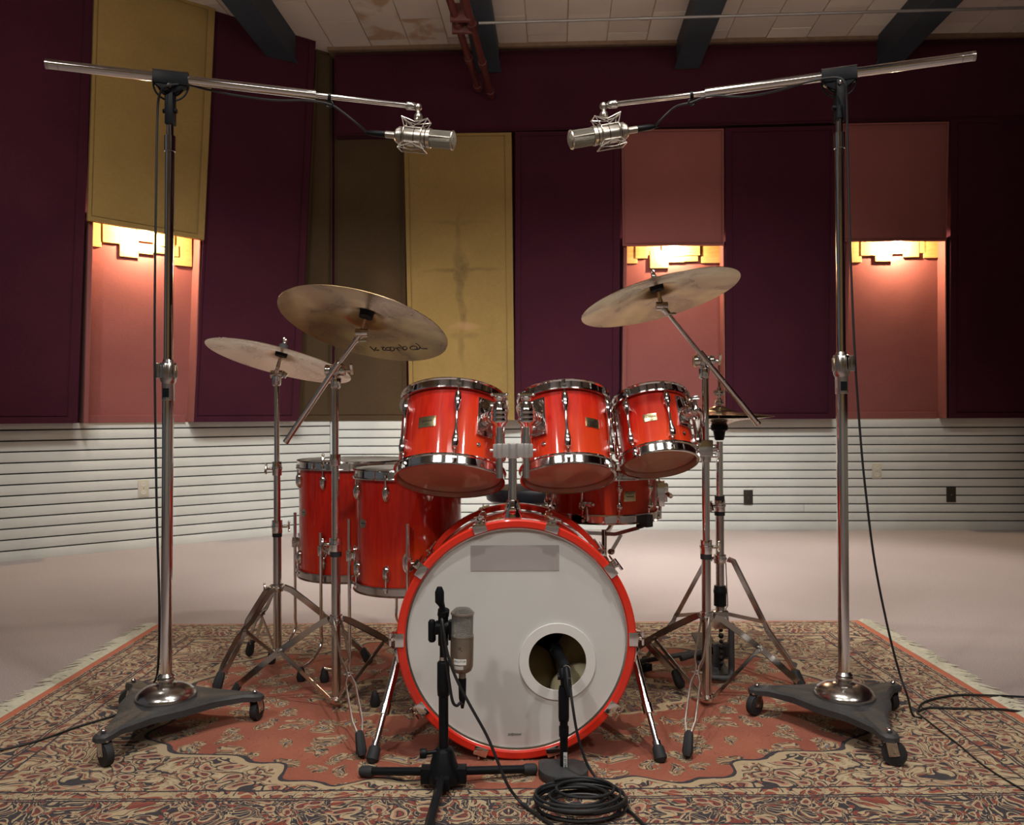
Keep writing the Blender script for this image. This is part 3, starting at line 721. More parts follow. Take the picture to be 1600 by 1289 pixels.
g.add([(-RW_/2, -RD_/2, .0005), (RW_/2, -RD_/2, .0005), (RW_/2, RD_/2, .0005), (-RW_/2, RD_/2, .0005)], [(3, 2, 1, 0)])
rug.part('pile', g, rugmat(RW_, RD_), local=True)
FR = mat('cream_fringe_wool', (.60, .56, .44), .95, var=(.48, .45, .34), vs=40)
for s in (-1, 1):
    g = Geo()
    for i in range(360):
        y = -RD_/2+RD_*(i+.5)/360; cl = (round(i/7)*7-i)*.0022+math.sin(i*.13)*.02+random.uniform(-.012, .012); L = random.uniform(.035, .07)+.025*abs(math.sin(i*.45+2*math.sin(i*.05)))
        z = RUGZ*.6
        pts = [(s*RW_/2, y, z), (s*(RW_/2+L*.35), y+cl*.3, z+.006), (s*(RW_/2+L*.7), y+cl, .006), (s*(RW_/2+L), y+cl*1.3+random.uniform(-.014, .014), .0035)]
        g.path(pts, [.0022, .003, .0026, .001], 4)
    rug.part('fringe', g, FR, local=True, kind='stuff', label='cream knotted fringe')

# ================================================================== DRUM BUILDERS
def drum_frame(B, T):
    z = (T-B).normalized(); f = CAM-B; f = (f-z*f.dot(z)).normalized(); y = -f; x = y.cross(z)
    M = Matrix((x, y, z)).transposed().to_4x4(); M.translation = B; return M
def pol(R, a, z=0.): return Vector((R*math.sin(a), -R*math.cos(a), z))     # azimuth 0 faces local -y
def hoop_prof(R, z, s):
    """triple-flanged steel hoop; s=+1 for the top, -1 for the bottom"""
    return [(R+.0025, z-.016*s), (R+.012, z-.016*s), (R+.0125, z-.012*s), (R+.006, z-.010*s), (R+.0055, z+.010*s), (R+.0095, z+.0135*s), (R+.0085, z+.016*s), (R+.002, z+.015*s)]
LUGM = {}
def spindle_lug(L):
    """long tom lug: two bulged ends, waisted middle, on a foot plate; local origin mid-shell, -y outwards"""
    if L in LUGM: return LUGM[L]
    g = Geo(); M = Matrix.Translation((0, -.013, 0)); h = L/2
    prof = [(.004, -h), (.0085, -h+.003), (.0108, -h*.78), (.0100, -h*.62), (.0060, -h*.42), (.0040, -h*.25), (.0038, 0), (.0040, h*.25), (.0060, h*.42), (.0100, h*.62), (.0108, h*.78), (.0085, h-.003), (.004, h)]
    g.lathe(prof, M, 14)
    for s in (-1, 1):
        g.box((0, -.005, s*h*.72), (.016, .012, h*.42)).box((0, -.017, s*h*.62), (.006, .012, h*.25))
        g.tube((0, -.009, s*(h-.004)), (0, -.009, s*(h+.004)), .0055, n=10)
    LUGM[L] = g.mesh('lug', CH, None, .0015); return LUGM[L]
def shield_lug():
    if 'sh' in LUGM: return LUGM['sh']
    g = Geo(); vs = []; n = 14; m = 8
    for j in range(m+1):
        ph = PI/2*j/m
        for i in range(n): a = 2*PI*i/n; vs.append((.0135*math.cos(a)*math.cos(ph), -.016*math.sin(ph), .029*math.sin(a)*math.cos(ph)))
    g.add(vs, [(j*n+i, j*n+(i+1) % n, (j+1)*n+(i+1) % n, (j+1)*n+i) for j in range(m) for i in range(n)])
    LUGM['sh'] = g.mesh('lug', CH, None); return LUGM['sh']
def az(a, R, z): return Matrix.Rotation(a, 4, 'Z') @ Matrix.Translation((0, -R, z))
def badge(th, R, a, z, w, h, m, txt=None, rect=True):
    if rect: pl = th.part('badge', Geo().arc_plate(R, a-w/2/R, a+w/2/R, z-h/2, z+h/2, .0012), m, local=True, label='gold badge', bevel=.0004)
    else:
        g = Geo(); n = 24; vs = [pol(R+.0012, a, z)]+[pol(R+.0012, a+w/2/R*math.cos(t), z+h/2*math.sin(t)) for t in [2*PI*i/n for i in range(n)]]+[pol(R, a+w/2/R*math.cos(t), z+h/2*math.sin(t)) for t in [2*PI*i/n for i in range(n)]]
        g.add(vs, [(0, 1+i, 1+(i+1) % n) for i in range(n)]+[(1+i, 1+n+i, 1+n+(i+1) % n, 1+(i+1) % n) for i in range(n)])
        pl = th.part('badge', g, m, local=True, label='oval silver badge')
    if txt:
        x = pol(1, a+PI/2); zz = Vector((0, 0, 1)); nn = pol(1, a)
        for k, (t, s, dz) in enumerate(txt):
            TM = Matrix((x, zz, nn)).transposed().to_4x4(); TM.translation = pol(R+.0016, a, z+dz)
            gg = text_geo(t, s, TM, .0003)
            # wrap round the shell
            for i, v in enumerate(gg.v):
                q = v-pol(R, a, z); u = q.dot(x); aa = a+u/R; gg.v[i] = pol(R+.0016+ (0.0002 if q.dot(nn) > .0016 else 0), aa, v.z)
            th.part('badge_lettering', gg, INK, parent=pl, local=True, smooth=False)
def tom(label, B, T, Ro, lugs, badge_az, bracket_az, name='rack_tom', nl=6):
    h = (T-B).length; R = Ro-.010; M = drum_frame(B, T)
    th = Thing(name, label, 'drum', M=M, group='red rack toms')
    g = Geo().lathe([(R, .004), (R, h-.004), (R-.007, h-.004), (R-.007, .004)], None, 64, loop=True)
    sh = th.part('shell', g, RED, local=True, ang=30)
    g = Geo().lathe([(R-.0072, .006), (R-.0072, h-.006)], None, 48); g.f = [f for f in g.f if len(f) == 4]
    th.part('inner_ply', g, WOODIN, local=True)
    th.part('hoop', Geo().lathe(hoop_prof(R, h, 1), None, 64, loop=True), CH, local=True)
    th.part('hoop', Geo().lathe(hoop_prof(R, 0, -1), None, 64, loop=True), CH, local=True)
    th.part('batter_head', Geo().lathe([(1e-6, h-.001), (R*.6, h-.001), (R-.002, h), (R+.002, h-.004)], None, 48), HEADW, local=True, label='coated white head')
    th.part('resonant_head', Geo().lathe([(1e-6, .002), (R*.6, .002), (R-.004, .001), (R+.0015, .006)], None, 48), CLEAR, local=True, label='clear brownish bottom head')
    L = h*.74; lm = spindle_lug(round(L, 3))
    rodg = Geo().tube((0, -.009, -h/2-.012), (0, -.009, h/2+.012), .0026, n=8)
    for s in (-1, 1): rodg.box((0, -.009, s*(h/2-.004)), (.013, .009, .006)).tube((0, -.009, s*(h/2+.001)), (0, -.009, s*(h/2+.009)), .0045, n=8)
    rm = rodg.mesh('tension_rod', CH, None)
    for k in range(nl):
        a = lugs+k*2*PI/nl
        if abs(((a-bracket_az+PI) % (2*PI))-PI) < .16: continue
        l = th.use('lug', lm, az(a, R, h/2)); th.use('tension_rod', rm, None, l)
    badge(th, R, badge_az, h*.50, .054*Ro/.16, .032*Ro/.16, PLATE, [('YAMAHA', .0085, .002), ('custom', .005, -.008)])
    # mounting bracket
    g = Geo().arc_plate(R, bracket_az-.028/R, bracket_az+.028/R, h*.36, h*.86, .006)
    x = pol(1, bracket_az+PI/2)
    for s in (-1, 1):
        for t in (.40, .81): c = pol(R+.006, bracket_az, h*t)+x*(s*.021); g.tube(c, c+pol(.005, bracket_az), .004, n=8)
    br = th.part('mount_bracket', g, CH, local=True, bevel=.001)
    g = Geo(); c0 = pol(R+.004, bracket_az, h*.58); c1 = pol(R+.046, bracket_az, h*.58)
    g.tube(c0, c1, .021, .017, n=10)
    for i in range(3): g.tube(c0+(c1-c0)*(.2+.28*i), c0+(c1-c0)*(.3+.28*i), .0225, n=16)
    g.tube(c1+Vector((0, 0, -.004)), c1+Vector((0, 0, .03)), .006, n=10).box(c1+Vector((0, 0, .034)), (.03, .006, .012))
    th.part('clamp_socket', g, CH, parent=br, local=True, bevel=.0008)
    va = bracket_az+(.12 if bracket_az < 0 else -.12)
    th.part('vent_grommet', Geo().lathe([(.002, 0), (.006, 0), (.0065, .002), (.003, .003), (.002, 0)], frame(pol(R, va, h*.24), pol(1, va)), 16), CH, local=True)
    return th, M
# ------------------------------------------------------------------ bass drum
BY = 2.15; bc = P(807, 991.5, BY); Rb = .3125; RS = .292; BD = .42
bM = Matrix.Translation((bc.x, BY, RUGZ+Rb+.002)); BZ = RUGZ+Rb+.002
# local frame: z along +Y(world) going back, use lathe around it
LM = Matrix(((1, 0, 0, 0), (0, 0, 1, 0), (0, -1, 0, 0), (0, 0, 0, 1)))     # local lathe z -> world y
bd = Thing('bass_drum', 'red bass drum with white front head and round port hole, centre of kit', 'drum', (bc.x, BY, RUGZ))
Mb = Matrix.Translation((bc.x, BY, BZ)) @ LM
def BP(r, a, y): return Vector((bc.x+r*math.sin(a), BY+y, BZ+r*math.cos(a)))   # clockwise angle from top
bd.part('shell', Geo().lathe([(RS, .03), (RS, BD-.03), (RS-.008, BD-.03), (RS-.008, .03)], Mb, 96, loop=True), RED, ang=30)
g = Geo().lathe([(RS-.0085, .03), (RS-.0085, BD-.03)], Mb, 64); g.f = [f for f in g.f if len(f) == 4]
bd.part('inner_ply', g, WOODIN)
for y0 in (0, BD-.042):
    prof = [(Rb-.003, y0), (Rb, y0+.004), (Rb, y0+.038), (Rb-.003, y0+.042), (RS+.004, y0+.042), (RS+.003, y0+.012), (RS+.004, y0)]
    if y0 == 0: prof = [(Rb-.004, 0), (Rb, .004), (Rb, .038), (Rb-.003, .042), (RS+.005, .042), (RS+.0, .036), (RS-.002, .004), (RS+.002, 0)]
    bd.part('hoop', Geo().lathe(prof, Mb, 128, loop=True), REDHOOP)
bd.part('flesh_hoop', Geo().lathe([(RS-.006, .012), (RS-.001, .010), (RS-.001, .02), (RS-.006, .02)], Mb, 96, loop=True), CHD, label='silver ring around front head')
# front head with an offset port hole
hc = P(871, 1033.5, BY+.014); HR = 45.5*(BY+.014)/F; HO = 59.5*(BY+.014)/F
def holed(cx, cz, hr, Rout, y, rings=10, n=96):
    vs = []
    for k in range(rings+1):
        for i in range(n):
            a = 2*PI*i/n; d = Vector((math.sin(a), math.cos(a)))
            p = Vector((cx+hr*d.x, cz+hr*d.y)); o = Vector((cx-bc.x, cz-BZ)); # ray from hole centre to the outer circle
            bq = o.dot(d); t = -bq+math.sqrt(max(bq*bq-(o.length_squared-Rout*Rout), 0)); q = Vector((cx+d.x*t, cz+d.y*t))
            e = p.lerp(q, k/rings); vs.append((e.x, y, e.y))
    return vs, [(k*n+i, k*n+(i+1) % n, (k+1)*n+(i+1) % n, (k+1)*n+i) for k in range(rings) for i in range(n)]
g = Geo().add(*holed(hc.x, hc.z, HR, RS-.004, BY+.0155)); fh = bd.part('front_head', g, HEADF, label='white front head')
g = Geo(); n = 72
Mh = Matrix.Translation((hc.x, BY+.011, hc.z)) @ LM
g.lathe([(HR-.001, .0), (HO, .0), (HO+.0005, .004), (HR-.001, .007)], Mh, n, loop=True)
bd.part('port_ring', g, RINGW, label='white reinforcing ring round the port')
c = P(804.5, 872, BY+.0145)
bd.part('head_patch', Geo().box((c.x, BY+.0148, c.z), (139*BY/F, .0008, 40*BY/F)), PATCH, label='plain grey rectangle on the head', smooth=False)
TM = Matrix(((1, 0, 0, 0), (0, 0, -1, 0), (0, 1, 0, 0), (0, 0, 0, 1)))
c = P(803.5, 1147, BY+.0145); TM2 = Matrix.Translation((c.x, BY+.0150, c.z)) @ TM
bd.part('head_lettering', text_geo('ssdpoooi', .0105, TM2, .0004, .92, .3), INK, smooth=False)
bd.part('batter_head', Geo().lathe([(1e-6, BD-.016), (RS-.004, BD-.016)], Mb, 64), HEADB, label='rear head')
# claws, rods, lugs
for k in range(10):
    a = math.radians(18+36*k); u = BP(1, a, 0)-BP(0, a, 0); u.normalize(); tdir = Vector((math.cos(a), 0, -math.sin(a)))
    R3 = Matrix((tdir, Vector((0, 1, 0)), u)).transposed()
    g = Geo().box(BP(Rb+.0015, a, .020), (.036, .048, .004), R3)
    g.box(BP(Rb-.0085, a, -.002), (.036, .004, .022), R3)
    g.box(BP(Rb+.010, a, .040), (.020, .018, .018), R3)
    cl = bd.part('claw', g, CH, bevel=.0016)
    g = Geo().tube(BP(Rb+.011, a, .0), BP(Rb+.011, a, .155), .003, n=8).tube(BP(Rb+.011, a, .024), BP(Rb+.011, a, .034), .006, n=8)
    if k in (0, 1, 2, 3, 6, 7, 8, 9): p0 = BP(Rb+.011, a, .006); g.tube(p0-tdir*.017+u*.006, p0+tdir*.017+u*.006, .0038, n=8).tube(p0, p0+u*.008, .005, n=8)
    bd.part('tension_rod', g, CH, parent=cl)
    g = Geo()
    for s in (-1, 1):
        c0 = BP(RS+.014, a, BD/2+s*.06); g.path([c0-Vector((0, .03*1, 0)), c0-Vector((0, .018, 0)), c0+Vector((0, .018, 0)), c0+Vector((0, .03, 0))], [.005, .011, .011, .005], 12)
        g.box(BP(RS+.005, a, BD/2+s*.06), (.016, .03, .012), R3)
    g.tube(BP(RS+.014, a, BD/2-.05), BP(RS+.014, a, BD/2+.05), .006, n=10)
    bd.part('lug', g, CH, bevel=.001)
    g = Geo().box(BP(Rb+.0015, a, BD-.020), (.034, .046, .004), R3).box(BP(Rb-.006, a, BD+.002), (.034, .004, .02), R3)
    g.tube(BP(Rb+.009, a, BD-.155), BP(Rb+.009, a, BD-.01), .003, n=8)
    bd.part('claw', g, CH, bevel=.0012)
# spurs
for s, top, mid, foot in ((-1, P(617, 1032, 2.30), P(596, 1133, 2.21), G(583, 1190)), (1, P(987, 1032, 2.30), P(1014, 1128, 2.21), G(1031, 1189))):
    a = math.radians(101*s); br = BP(RS, a, .15)
    top = Vector((bc.x+s*.325, BY+.15, BZ-.075)); foot = foot+UP*.016
    mid = top.lerp(foot, .60); d = (foot-top).normalized()
    g = Geo().tube(top-d*.02, mid, .0115).tube(mid-d*.022, mid+d*.004, .0145)
    sp_ = bd.part('spur', g, CH)
    bd.part('spur_rod', Geo().tube(mid, foot-d*.018, .0075).tube(foot-d*.035, foot-d*.018, .0115), CH, parent=sp_)
    x, y, z = ortho(d)
    bd.part('rubber_foot', Geo().path([foot-d*.026, foot-d*.018, foot+d*.010, foot+d*.020], [.010, .0155, .017, .008], 16), RUB, parent=sp_)
    g = Geo().tube(BP(RS-.002, a, .15), top, .017, n=16).box(BP(RS+.002, a, .15), (.012, .07, .06)).ball(top, .019).tube(top-Vector((0, .03, 0)), top+Vector((0, .034, 0)), .007).box(top-Vector((0, .036, 0)), (.008, .008, .034))
    bd.part('spur_bracket', g, CH, bevel=.0015)
# cushions inside the shell
def cushion(name, c, s, rot, m, label, seed=0):
    g = Geo(); n, k = 26, 16; vs = []; R = rot
    for j in range(k+1):
        ph = -PI/2+PI*j/k
        for i in range(n):
            t = 2*PI*i/n
            def sg(v, e): return math.copysign(abs(v)**e, v)
            p = Vector((sg(math.cos(ph), .55)*sg(math.cos(t), .5), sg(math.cos(ph), .55)*sg(math.sin(t), .5), math.sin(ph)))
            p = Vector((p.x*s[0], p.y*s[1], p.z*s[2]*(1-.35*abs(p.x*p.y))))
            p *= 1+.07*mnoise.noise(p*9+Vector((seed, 0, 0)))
            vs.append(Vector(c)+R @ p)
    g.add(vs, [(j*n+i, j*n+(i+1) % n, (j+1)*n+(i+1) % n, (j+1)*n+i) for j in range(k) for i in range(n)])
    return single(name, g, m, label, 'cushion')
OLV = mat('olive_cushion_cloth', (.24, .19, .08), .95, var=(.17, .13, .055), vs=10, bump=.3, bs=200)
PALE = mat('pale_cushion_cloth', (.50, .45, .29), .95, var=(.40, .35, .22), vs=10, bump=.3, bs=200)
cushion('cushion', (bc.x+.19, BY+.25, BZ-.13), (.075, .10, .105), Matrix.Rotation(.35, 3, 'Y'), OLV, 'dark olive cushion inside the bass drum, right of the microphone', 1)
cushion('cushion', (bc.x+.045, BY+.25, BZ-.175), (.075, .10, .08), Matrix.Rotation(-.25, 3, 'Y'), OLV, 'dark olive cushion inside the bass drum, left of the microphone', 2)
cushion('cushion', (bc.x+.165, BY+.105, BZ-.165), (.07, .055, .065), Matrix.Rotation(-.5, 3, 'Y'), PALE, 'pale cushion at the bottom of the bass drum port', 3)

# ------------------------------------------------------------------ tom holder
HYd = BY+.16; th = Thing('tom_holder', 'chrome double tom holder rising from the bass drum shell', 'drum hardware', P(800, 802, HYd))
pb = P(801, 802, HYd); pt = P(801, 697, HYd)
th.part('post', Geo().tube(pb-UP*.02, pt, .0118, n=20), CH)
zb = BZ+math.sqrt(RS**2-(pb.x-bc.x)**2)
g = Geo().prism([(-.038, -.028), (.038, -.028), (.045, 0), (.038, .028), (-.038, .028), (-.045, 0)], .006, Matrix.Translation((pb.x, HYd, zb-.001)))
g.lathe([(.030, .004), (.026, .02), (.018, .045), (.0155, .055), (.0118, .056)], Matrix.Translation((pb.x, HYd, zb)), 20)
for s in (-1, 1): g.box((pb.x+s*.021, HYd-.012, zb+.026), (.006, .012, .046), Matrix.Rotation(-.22*s, 3, 'Y'))
g.tube((pb.x, HYd-.03, zb+.028), (pb.x, HYd-.012, zb+.028), .010)
th.part('base_plate', g, CH, bevel=.001)
lx = P(780.5, 700, HYd); rx_ = P(822.5, 700, HYd)
zt, zl = P(800, 694, HYd).z, P(800, 714, HYd).z
g = Geo().box(((lx.x+rx_.x)/2, HYd, (zt+zl)/2), (rx_.x-lx.x+.036, .032, zt-zl)).tube(((lx.x+rx_.x)/2, HYd-.004, zl-.003), ((lx.x+rx_.x)/2, HYd-.004, zt+.002), .018)
for s, c in ((-1, lx), (1, rx_)): g.tube((c.x+s*.016, HYd, (zt+zl)/2), (c.x+s*.027, HYd, (zt+zl)/2), .005, n=8).tube((c.x, HYd-.002, zl-.002), (c.x, HYd-.002, zt+.002), .017)
th.part('crossbar', g, ALU, bevel=.003)
ball_z = P(800, 646, HYd).z
for s, c in ((-1, lx), (1, rx_)):
    g = Geo().tube((c.x, HYd, P(800, 747, HYd).z), (c.x, HYd, ball_z), .0095)
    g.tube((c.x, HYd, zt-.004), (c.x, HYd, P(800, 681, HYd).z), .0150).tube((c.x, HYd, zt+.02), (c.x, HYd, ball_z), .0112)
    g.lathe([(.011, -.040), (.0135, -.034), (.0215, -.026), (.0235, -.022), (.0235, -.016), (.0225, -.014), (.0225, -.012), (.0235, -.010), (.0235, -.003), (.0225, -.001), (.0225, .001), (.0235, .003), (.0235, .010), (.020, .016), (.017, .028), (.010, .034), (.015, .040), (.016, .046), (.004, .050)], Matrix.Translation((c.x, HYd, ball_z)), 14)
    a = th.part('tom_arm', g, CH)
    g = Geo().box((c.x, HYd, ball_z+.053), (.040, .007, .008)).ball((c.x-.020, HYd, ball_z+.053), .0055, 8).ball((c.x+.020, HYd, ball_z+.053), .0055, 8)
    th.part('wing_screw', g, CH, parent=a, bevel=.001)
    BT = (P(703, 745, 2.44), P(710, 632, 2.53), .1545, 36) if s < 0 else (P(887.5, 741, 2.44), P(880.5, 630, 2.53), .1335, -35)
    tgt = drum_frame(BT[0], BT[1]) @ pol(BT[2]+.040, math.radians(BT[3]), (BT[1]-BT[0]).length*.58)
    g = Geo().tube((c.x, HYd, ball_z), tgt, .009).tube((c.x, HYd, ball_z), Vector((c.x, HYd, ball_z)).lerp(tgt, .4), .014)
    th.part('l_rod', g, CH, parent=a)
# ------------------------------------------------------------------ toms
t1, M1 = tom('largest red rack tom, left of the chrome holder', P(703, 745, 2.44), P(710, 632, 2.53), .1645, math.radians(3), math.radians(-29), math.radians(36))
t2, M2 = tom('middle red rack tom, right of the chrome holder', P(887.5, 741, 2.44), P(880.5, 630, 2.53), .1435, math.radians(2), math.radians(37), math.radians(-35))
t3, M3 = tom('smallest red rack tom, fixed to the right cymbal stand', P(1030, 719, 2.50), P(1016, 629, 2.58), .1195, math.radians(24), math.radians(-4), math.radians(56))

# ------------------------------------------------------------------ floor toms
LEGM = {}
def floor_tom(label, cx, cy, zb_, zt_, Ro, lug0, badge_az, legs, foots):
    R = Ro-.009; h = zt_-zb_; M = Matrix.Translation((cx, cy, zb_)); th = Thing('floor_tom', label, 'drum', M=M, group='red floor toms')
    th.part('shell', Geo().lathe([(R, .004), (R, h-.004), (R-.008, h-.004), (R-.008, .004)], None, 72, loop=True), RED, local=True, ang=30)
    th.part('hoop', Geo().lathe(hoop_prof(R, h-.001, 1), None, 72, loop=True), CH, local=True)
    th.part('hoop', Geo().lathe(hoop_prof(R, .001, -1), None, 72, loop=True), CHD, local=True)
    th.part('batter_head', Geo().lathe([(1e-6, h), (R-.002, h+.001), (R+.002, h-.004)], None, 48), HEADW, local=True, label='white top head')
    th.part('resonant_head', Geo().lathe([(1e-6, 0), (R-.002, -.001), (R+.002, .004)], None, 48), CLEAR, local=True)
    sm = shield_lug()
    rt = Geo().tube((0, -.008, 0), (0, -.008, .05), .0028, n=8).box((0, -.010, .046), (.012, .010, .006)).tube((0, -.009, .05), (0, -.009, .058), .0045, n=8)
    rtm = rt.mesh('tension_rod', CH, None)
    rb = Geo().tube((0, -.008, 0), (0, -.008, -.05), .0028, n=8).box((0, -.010, -.046), (.012, .010, .006)).tube((0, -.009, -.05), (0, -.009, -.058), .0045, n=8)
    rbm = rb.mesh('tension_rod', CH, None)
    for k in range(8):
        a = lug0+k*2*PI/8
        l = th.use('lug', sm, az(a, R, h-.058)); th.use('tension_rod', rtm, None, l)
        l = th.use('lug', sm, az(a, R, .058)); th.use('tension_rod', rbm, None, l)
    badge(th, R, badge_az, h*.57, .034, .030, SPLATE, [('YAMAHA', .006, .001), ('tour', .0045, -.007)], rect=False)
    for (a, ztop), ft in zip(legs, foots):
        x = pol(1, a+PI/2); bz = h*.26
        g = Geo(); n = 20
        g.prism([(.017*math.cos(t), .034*math.sin(t)) for t in [2*PI*i/n for i in range(n)]], .008, Matrix((x, UP, pol(1, a))).transposed().to_4x4() if False else Matrix.Translation(pol(R-.001, a, bz)) @ Matrix((x, UP, pol(1, a))).transposed().to_4x4())
        c = pol(R+.020, a, bz)
        g.tube(c-UP*.018, c+UP*.018, .011).box(pol(R+.01, a, bz), (.02, .02, .02), Matrix.Rotation(a, 3, 'Z'))
        g.tube(c, c+x*.028, .0045, n=8).box(c+x*.032, (.008, .008, .026))
        br = th.part('leg_bracket', g, CH, local=True, bevel=.001)
        # leg rod: straight, cranked outwards near the foot
        f = Vector(ft)-Vector((cx, cy, zb_)); top = Vector((c.x, c.y, ztop-zb_)); low = Vector((c.x, c.y, f.z+.14))
        kn = Vector((c.x, c.y, f.z+.10))
        pts = [top, low]+smooth([low, kn, f.lerp(kn, .55), f+UP*.045], 5)[1:]
        lg = th.part('leg', Geo().path(pts, .0058, 10), CH, local=True)
        th.part('rubber_foot', Geo().path([f+UP*.050, f+UP*.044, f+UP*.014, f+UP*.002], [.006, .010, .0165, .013], 14), RUB, parent=lg, local=True)
    return th
def zY(py, Y, px=600): return P(px, py, Y).z
X1 = (638-800)/F*2.76; X2 = (551-800)/F*3.10
floor_tom('red floor tom nearer the bass drum', X1, 2.76, .353, .722, .184, math.radians(-16), math.radians(-49), [(math.radians(-78), zY(808, 2.76)), (math.radians(6), zY(818, 2.57)), (math.radians(150), .6)],
          [G(507, 1066), G(586, 1104), Vector((-.20, 3.02, RUGZ))])
floor_tom('red floor tom farther back, at the left end of the kit', X2, 3.10, .333, .732, .205, math.radians(-20), math.radians(-52), [(math.radians(-88), zY(800, 3.1)), (math.radians(-20), .5), (math.radians(140), .6)],
          [G(424, 1037), Vector((X2-.12, 2.80, RUGZ)), Vector((-.42, 3.36, RUGZ))])

# ------------------------------------------------------------------ snare drum
SX = (942-800)/F*2.80; SY = 2.80; R = .178; zs0, zs1 = .575, .715; hs = zs1-zs0
th = Thing('snare_drum', 'shallow red snare drum behind the middle and small rack toms', 'drum', M=Matrix.Translation((SX, SY, zs0)))
th.part('shell', Geo().lathe([(R, .003), (R, hs-.003), (R-.008, hs-.003), (R-.008, .003)], None, 72, loop=True), RED, local=True, ang=30)
th.part('hoop', Geo().lathe(hoop_prof(R, hs, 1), None, 72, loop=True), CH, local=True)
th.part('hoop', Geo().lathe(hoop_prof(R, 0, -1), None, 72, loop=True), CH, local=True)
th.part('batter_head', Geo().lathe([(1e-6, hs), (R-.002, hs+.001), (R+.002, hs-.004)], None, 48), HEADW, local=True)
th.part('resonant_head', Geo().lathe([(1e-6, 0), (R-.002, -.001), (R+.002, .004)], None, 48), CLEAR, local=True)
lm = spindle_lug(.078); rg = Geo().tube((0, -.009, -hs/2-.01), (0, -.009, hs/2+.012), .0026, n=8)
for s in (-1, 1): rg.box((0, -.009, s*(hs/2-.004)), (.013, .009, .006)).tube((0, -.009, s*(hs/2+.001)), (0, -.009, s*(hs/2+.009)), .0045, n=8)
rm = rg.mesh('tension_rod', CH, None)
for k in range(10):
    l = th.use('lug', lm, az(math.radians(9+36*k), R, hs/2)); th.use('tension_rod', rm, None, l)
badge(th, R, math.radians(22), hs*.52, .042, .032, PLATE, [('YAMAHA', .007, -.001), ('snare', .0045, .008)])
a = math.radians(78); c = pol(R+.012, a, hs*.5); g = Geo().box(c, (.026, .03, .085), Matrix.Rotation(a, 3, 'Z')).box(pol(R+.03, a, hs*.62), (.016, .018, .03), Matrix.Rotation(a, 3, 'Z')).tube(pol(R+.03, a, hs*.3), pol(R+.03, a, hs*.75), .006).tube(pol(R+.012, a, -.015), pol(R+.012, a, hs*.3), .005, n=8)
g.tube(pol(R+.034, a, hs*.5), pol(R+.05, a-.1, hs*.45), .008)
th.part('strainer', g, CH, local=True, bevel=.002)
a = math.radians(-22); g = Geo().box(pol(R+.006, a, hs*.35), (.04, .012, .016), Matrix.Rotation(a, 3, 'Z')).ball(pol(R+.014, a+.1, hs*.35), .008, 10).ball(pol(R+.014, a-.1, hs*.35), .008, 10).tube(pol(R+.012, a, hs*.3), pol(R+.012, a, -.005), .004, n=8)
th.part('butt_plate', g, CH, local=True, bevel=.001)

# ------------------------------------------------------------------ stands
def leg_strips(th, c, ang, ztop, R, zfoot, zbrace, w=.0175, foot_len=.075, sep=.012, pinch=True, fs=1.0):
    """double strip tripod leg with its own brace and rubber foot; c is the base centre"""
    u = Vector((math.cos(ang), math.sin(ang), 0)); s = Vector((-u.y, u.x, 0)); c = Vector((c[0], c[1], 0))
    foot = c+u*R+UP*zfoot
    A_ = c+u*.046+UP*(ztop-.010); B_ = c+u*(.90*R)+UP*(RUGZ+.052)
    L_ = lambda t: A_.lerp(B_, t)
    g = Geo()
    for q in (-1, 1):
        pts = [c+u*.022+UP*ztop+s*(q*sep)]+[L_(t)+s*(q*sep*k)+UP*(.009*math.sin(PI*t)) for t, k in ((0, 1), (.20, 1), (.38, 1), (.46, .30), (.52, .30), (.60, 1.05), (.75, 1.1), (.90, 1.1), (1, .4))]
        g.strip(pts, s, w, .0032)
    e = L_(.5)+UP*.009; g.tube(e-s*(sep+.002), e+s*(sep+.002), .004, n=8)
    l = th.part('leg', g, CHD)
    b0 = c+u*.024+UP*zbrace
    g = Geo()
    g.strip([b0-s*.0, e.lerp(b0, .0)+UP*0], s, .011, .004)
    g.tube(b0-s*.008, b0+s*.008, .005, n=8)
    th.part('brace', g, CHD, parent=l)
    p = B_; bot = c+u*(.97*R)+UP*(RUGZ+.009); d = (bot-p).normalized()
    g = Geo().path([p-d*.012*fs, p-d*.004*fs, bot-d*.012*fs, bot], [.0085*fs, .012*fs, .0145*fs, .0095*fs], 8)
    th.part('rubber_foot', g, RUB, parent=l)
def collar(th, c, z0, z1, r, name='collar', m=CH, side=None, z=None, wing=True):
    c = Vector((c[0], c[1], 0)); g = Geo().tube(c+UP*z0, c+UP*z1, r)
    g.tube(c+UP*(z0+.4*(z1-z0)), c+UP*(z0+.6*(z1-z0)), r*1.12)
    if side is not None:
        s = Vector((math.cos(side), math.sin(side), 0)); zm = (z0+z1)/2
        g.tube(c+UP*zm, c+UP*zm+s*(r+.018), .0055, n=10)
        if wing: w = c+UP*zm+s*(r+.022); g.box(w, (.006, .014, .032), Matrix.Rotation(side, 3, 'Z') @ Matrix.Rotation(.35, 3, 'X')).ball(w+UP*.015, .005, 8).ball(w-UP*.015, .005, 8)
    return th.part(name, g, m, bevel=.0006)
def cymbal_normal(px, py, Y, theta, k, up=1):
    """top normal of a disc seen at that pixel with major axis tilted theta and minor/major ratio k, seen from below"""
    c = P(px, py, Y); v = (CAM-c).normalized(); r = v.cross(UP)*-1; r = UP.cross(v).normalized(); u = v.cross(r)
    m = u*math.cos(theta)-r*math.sin(theta)
    return c, (m*math.sqrt(1-k*k)-v*k*up).normalized()
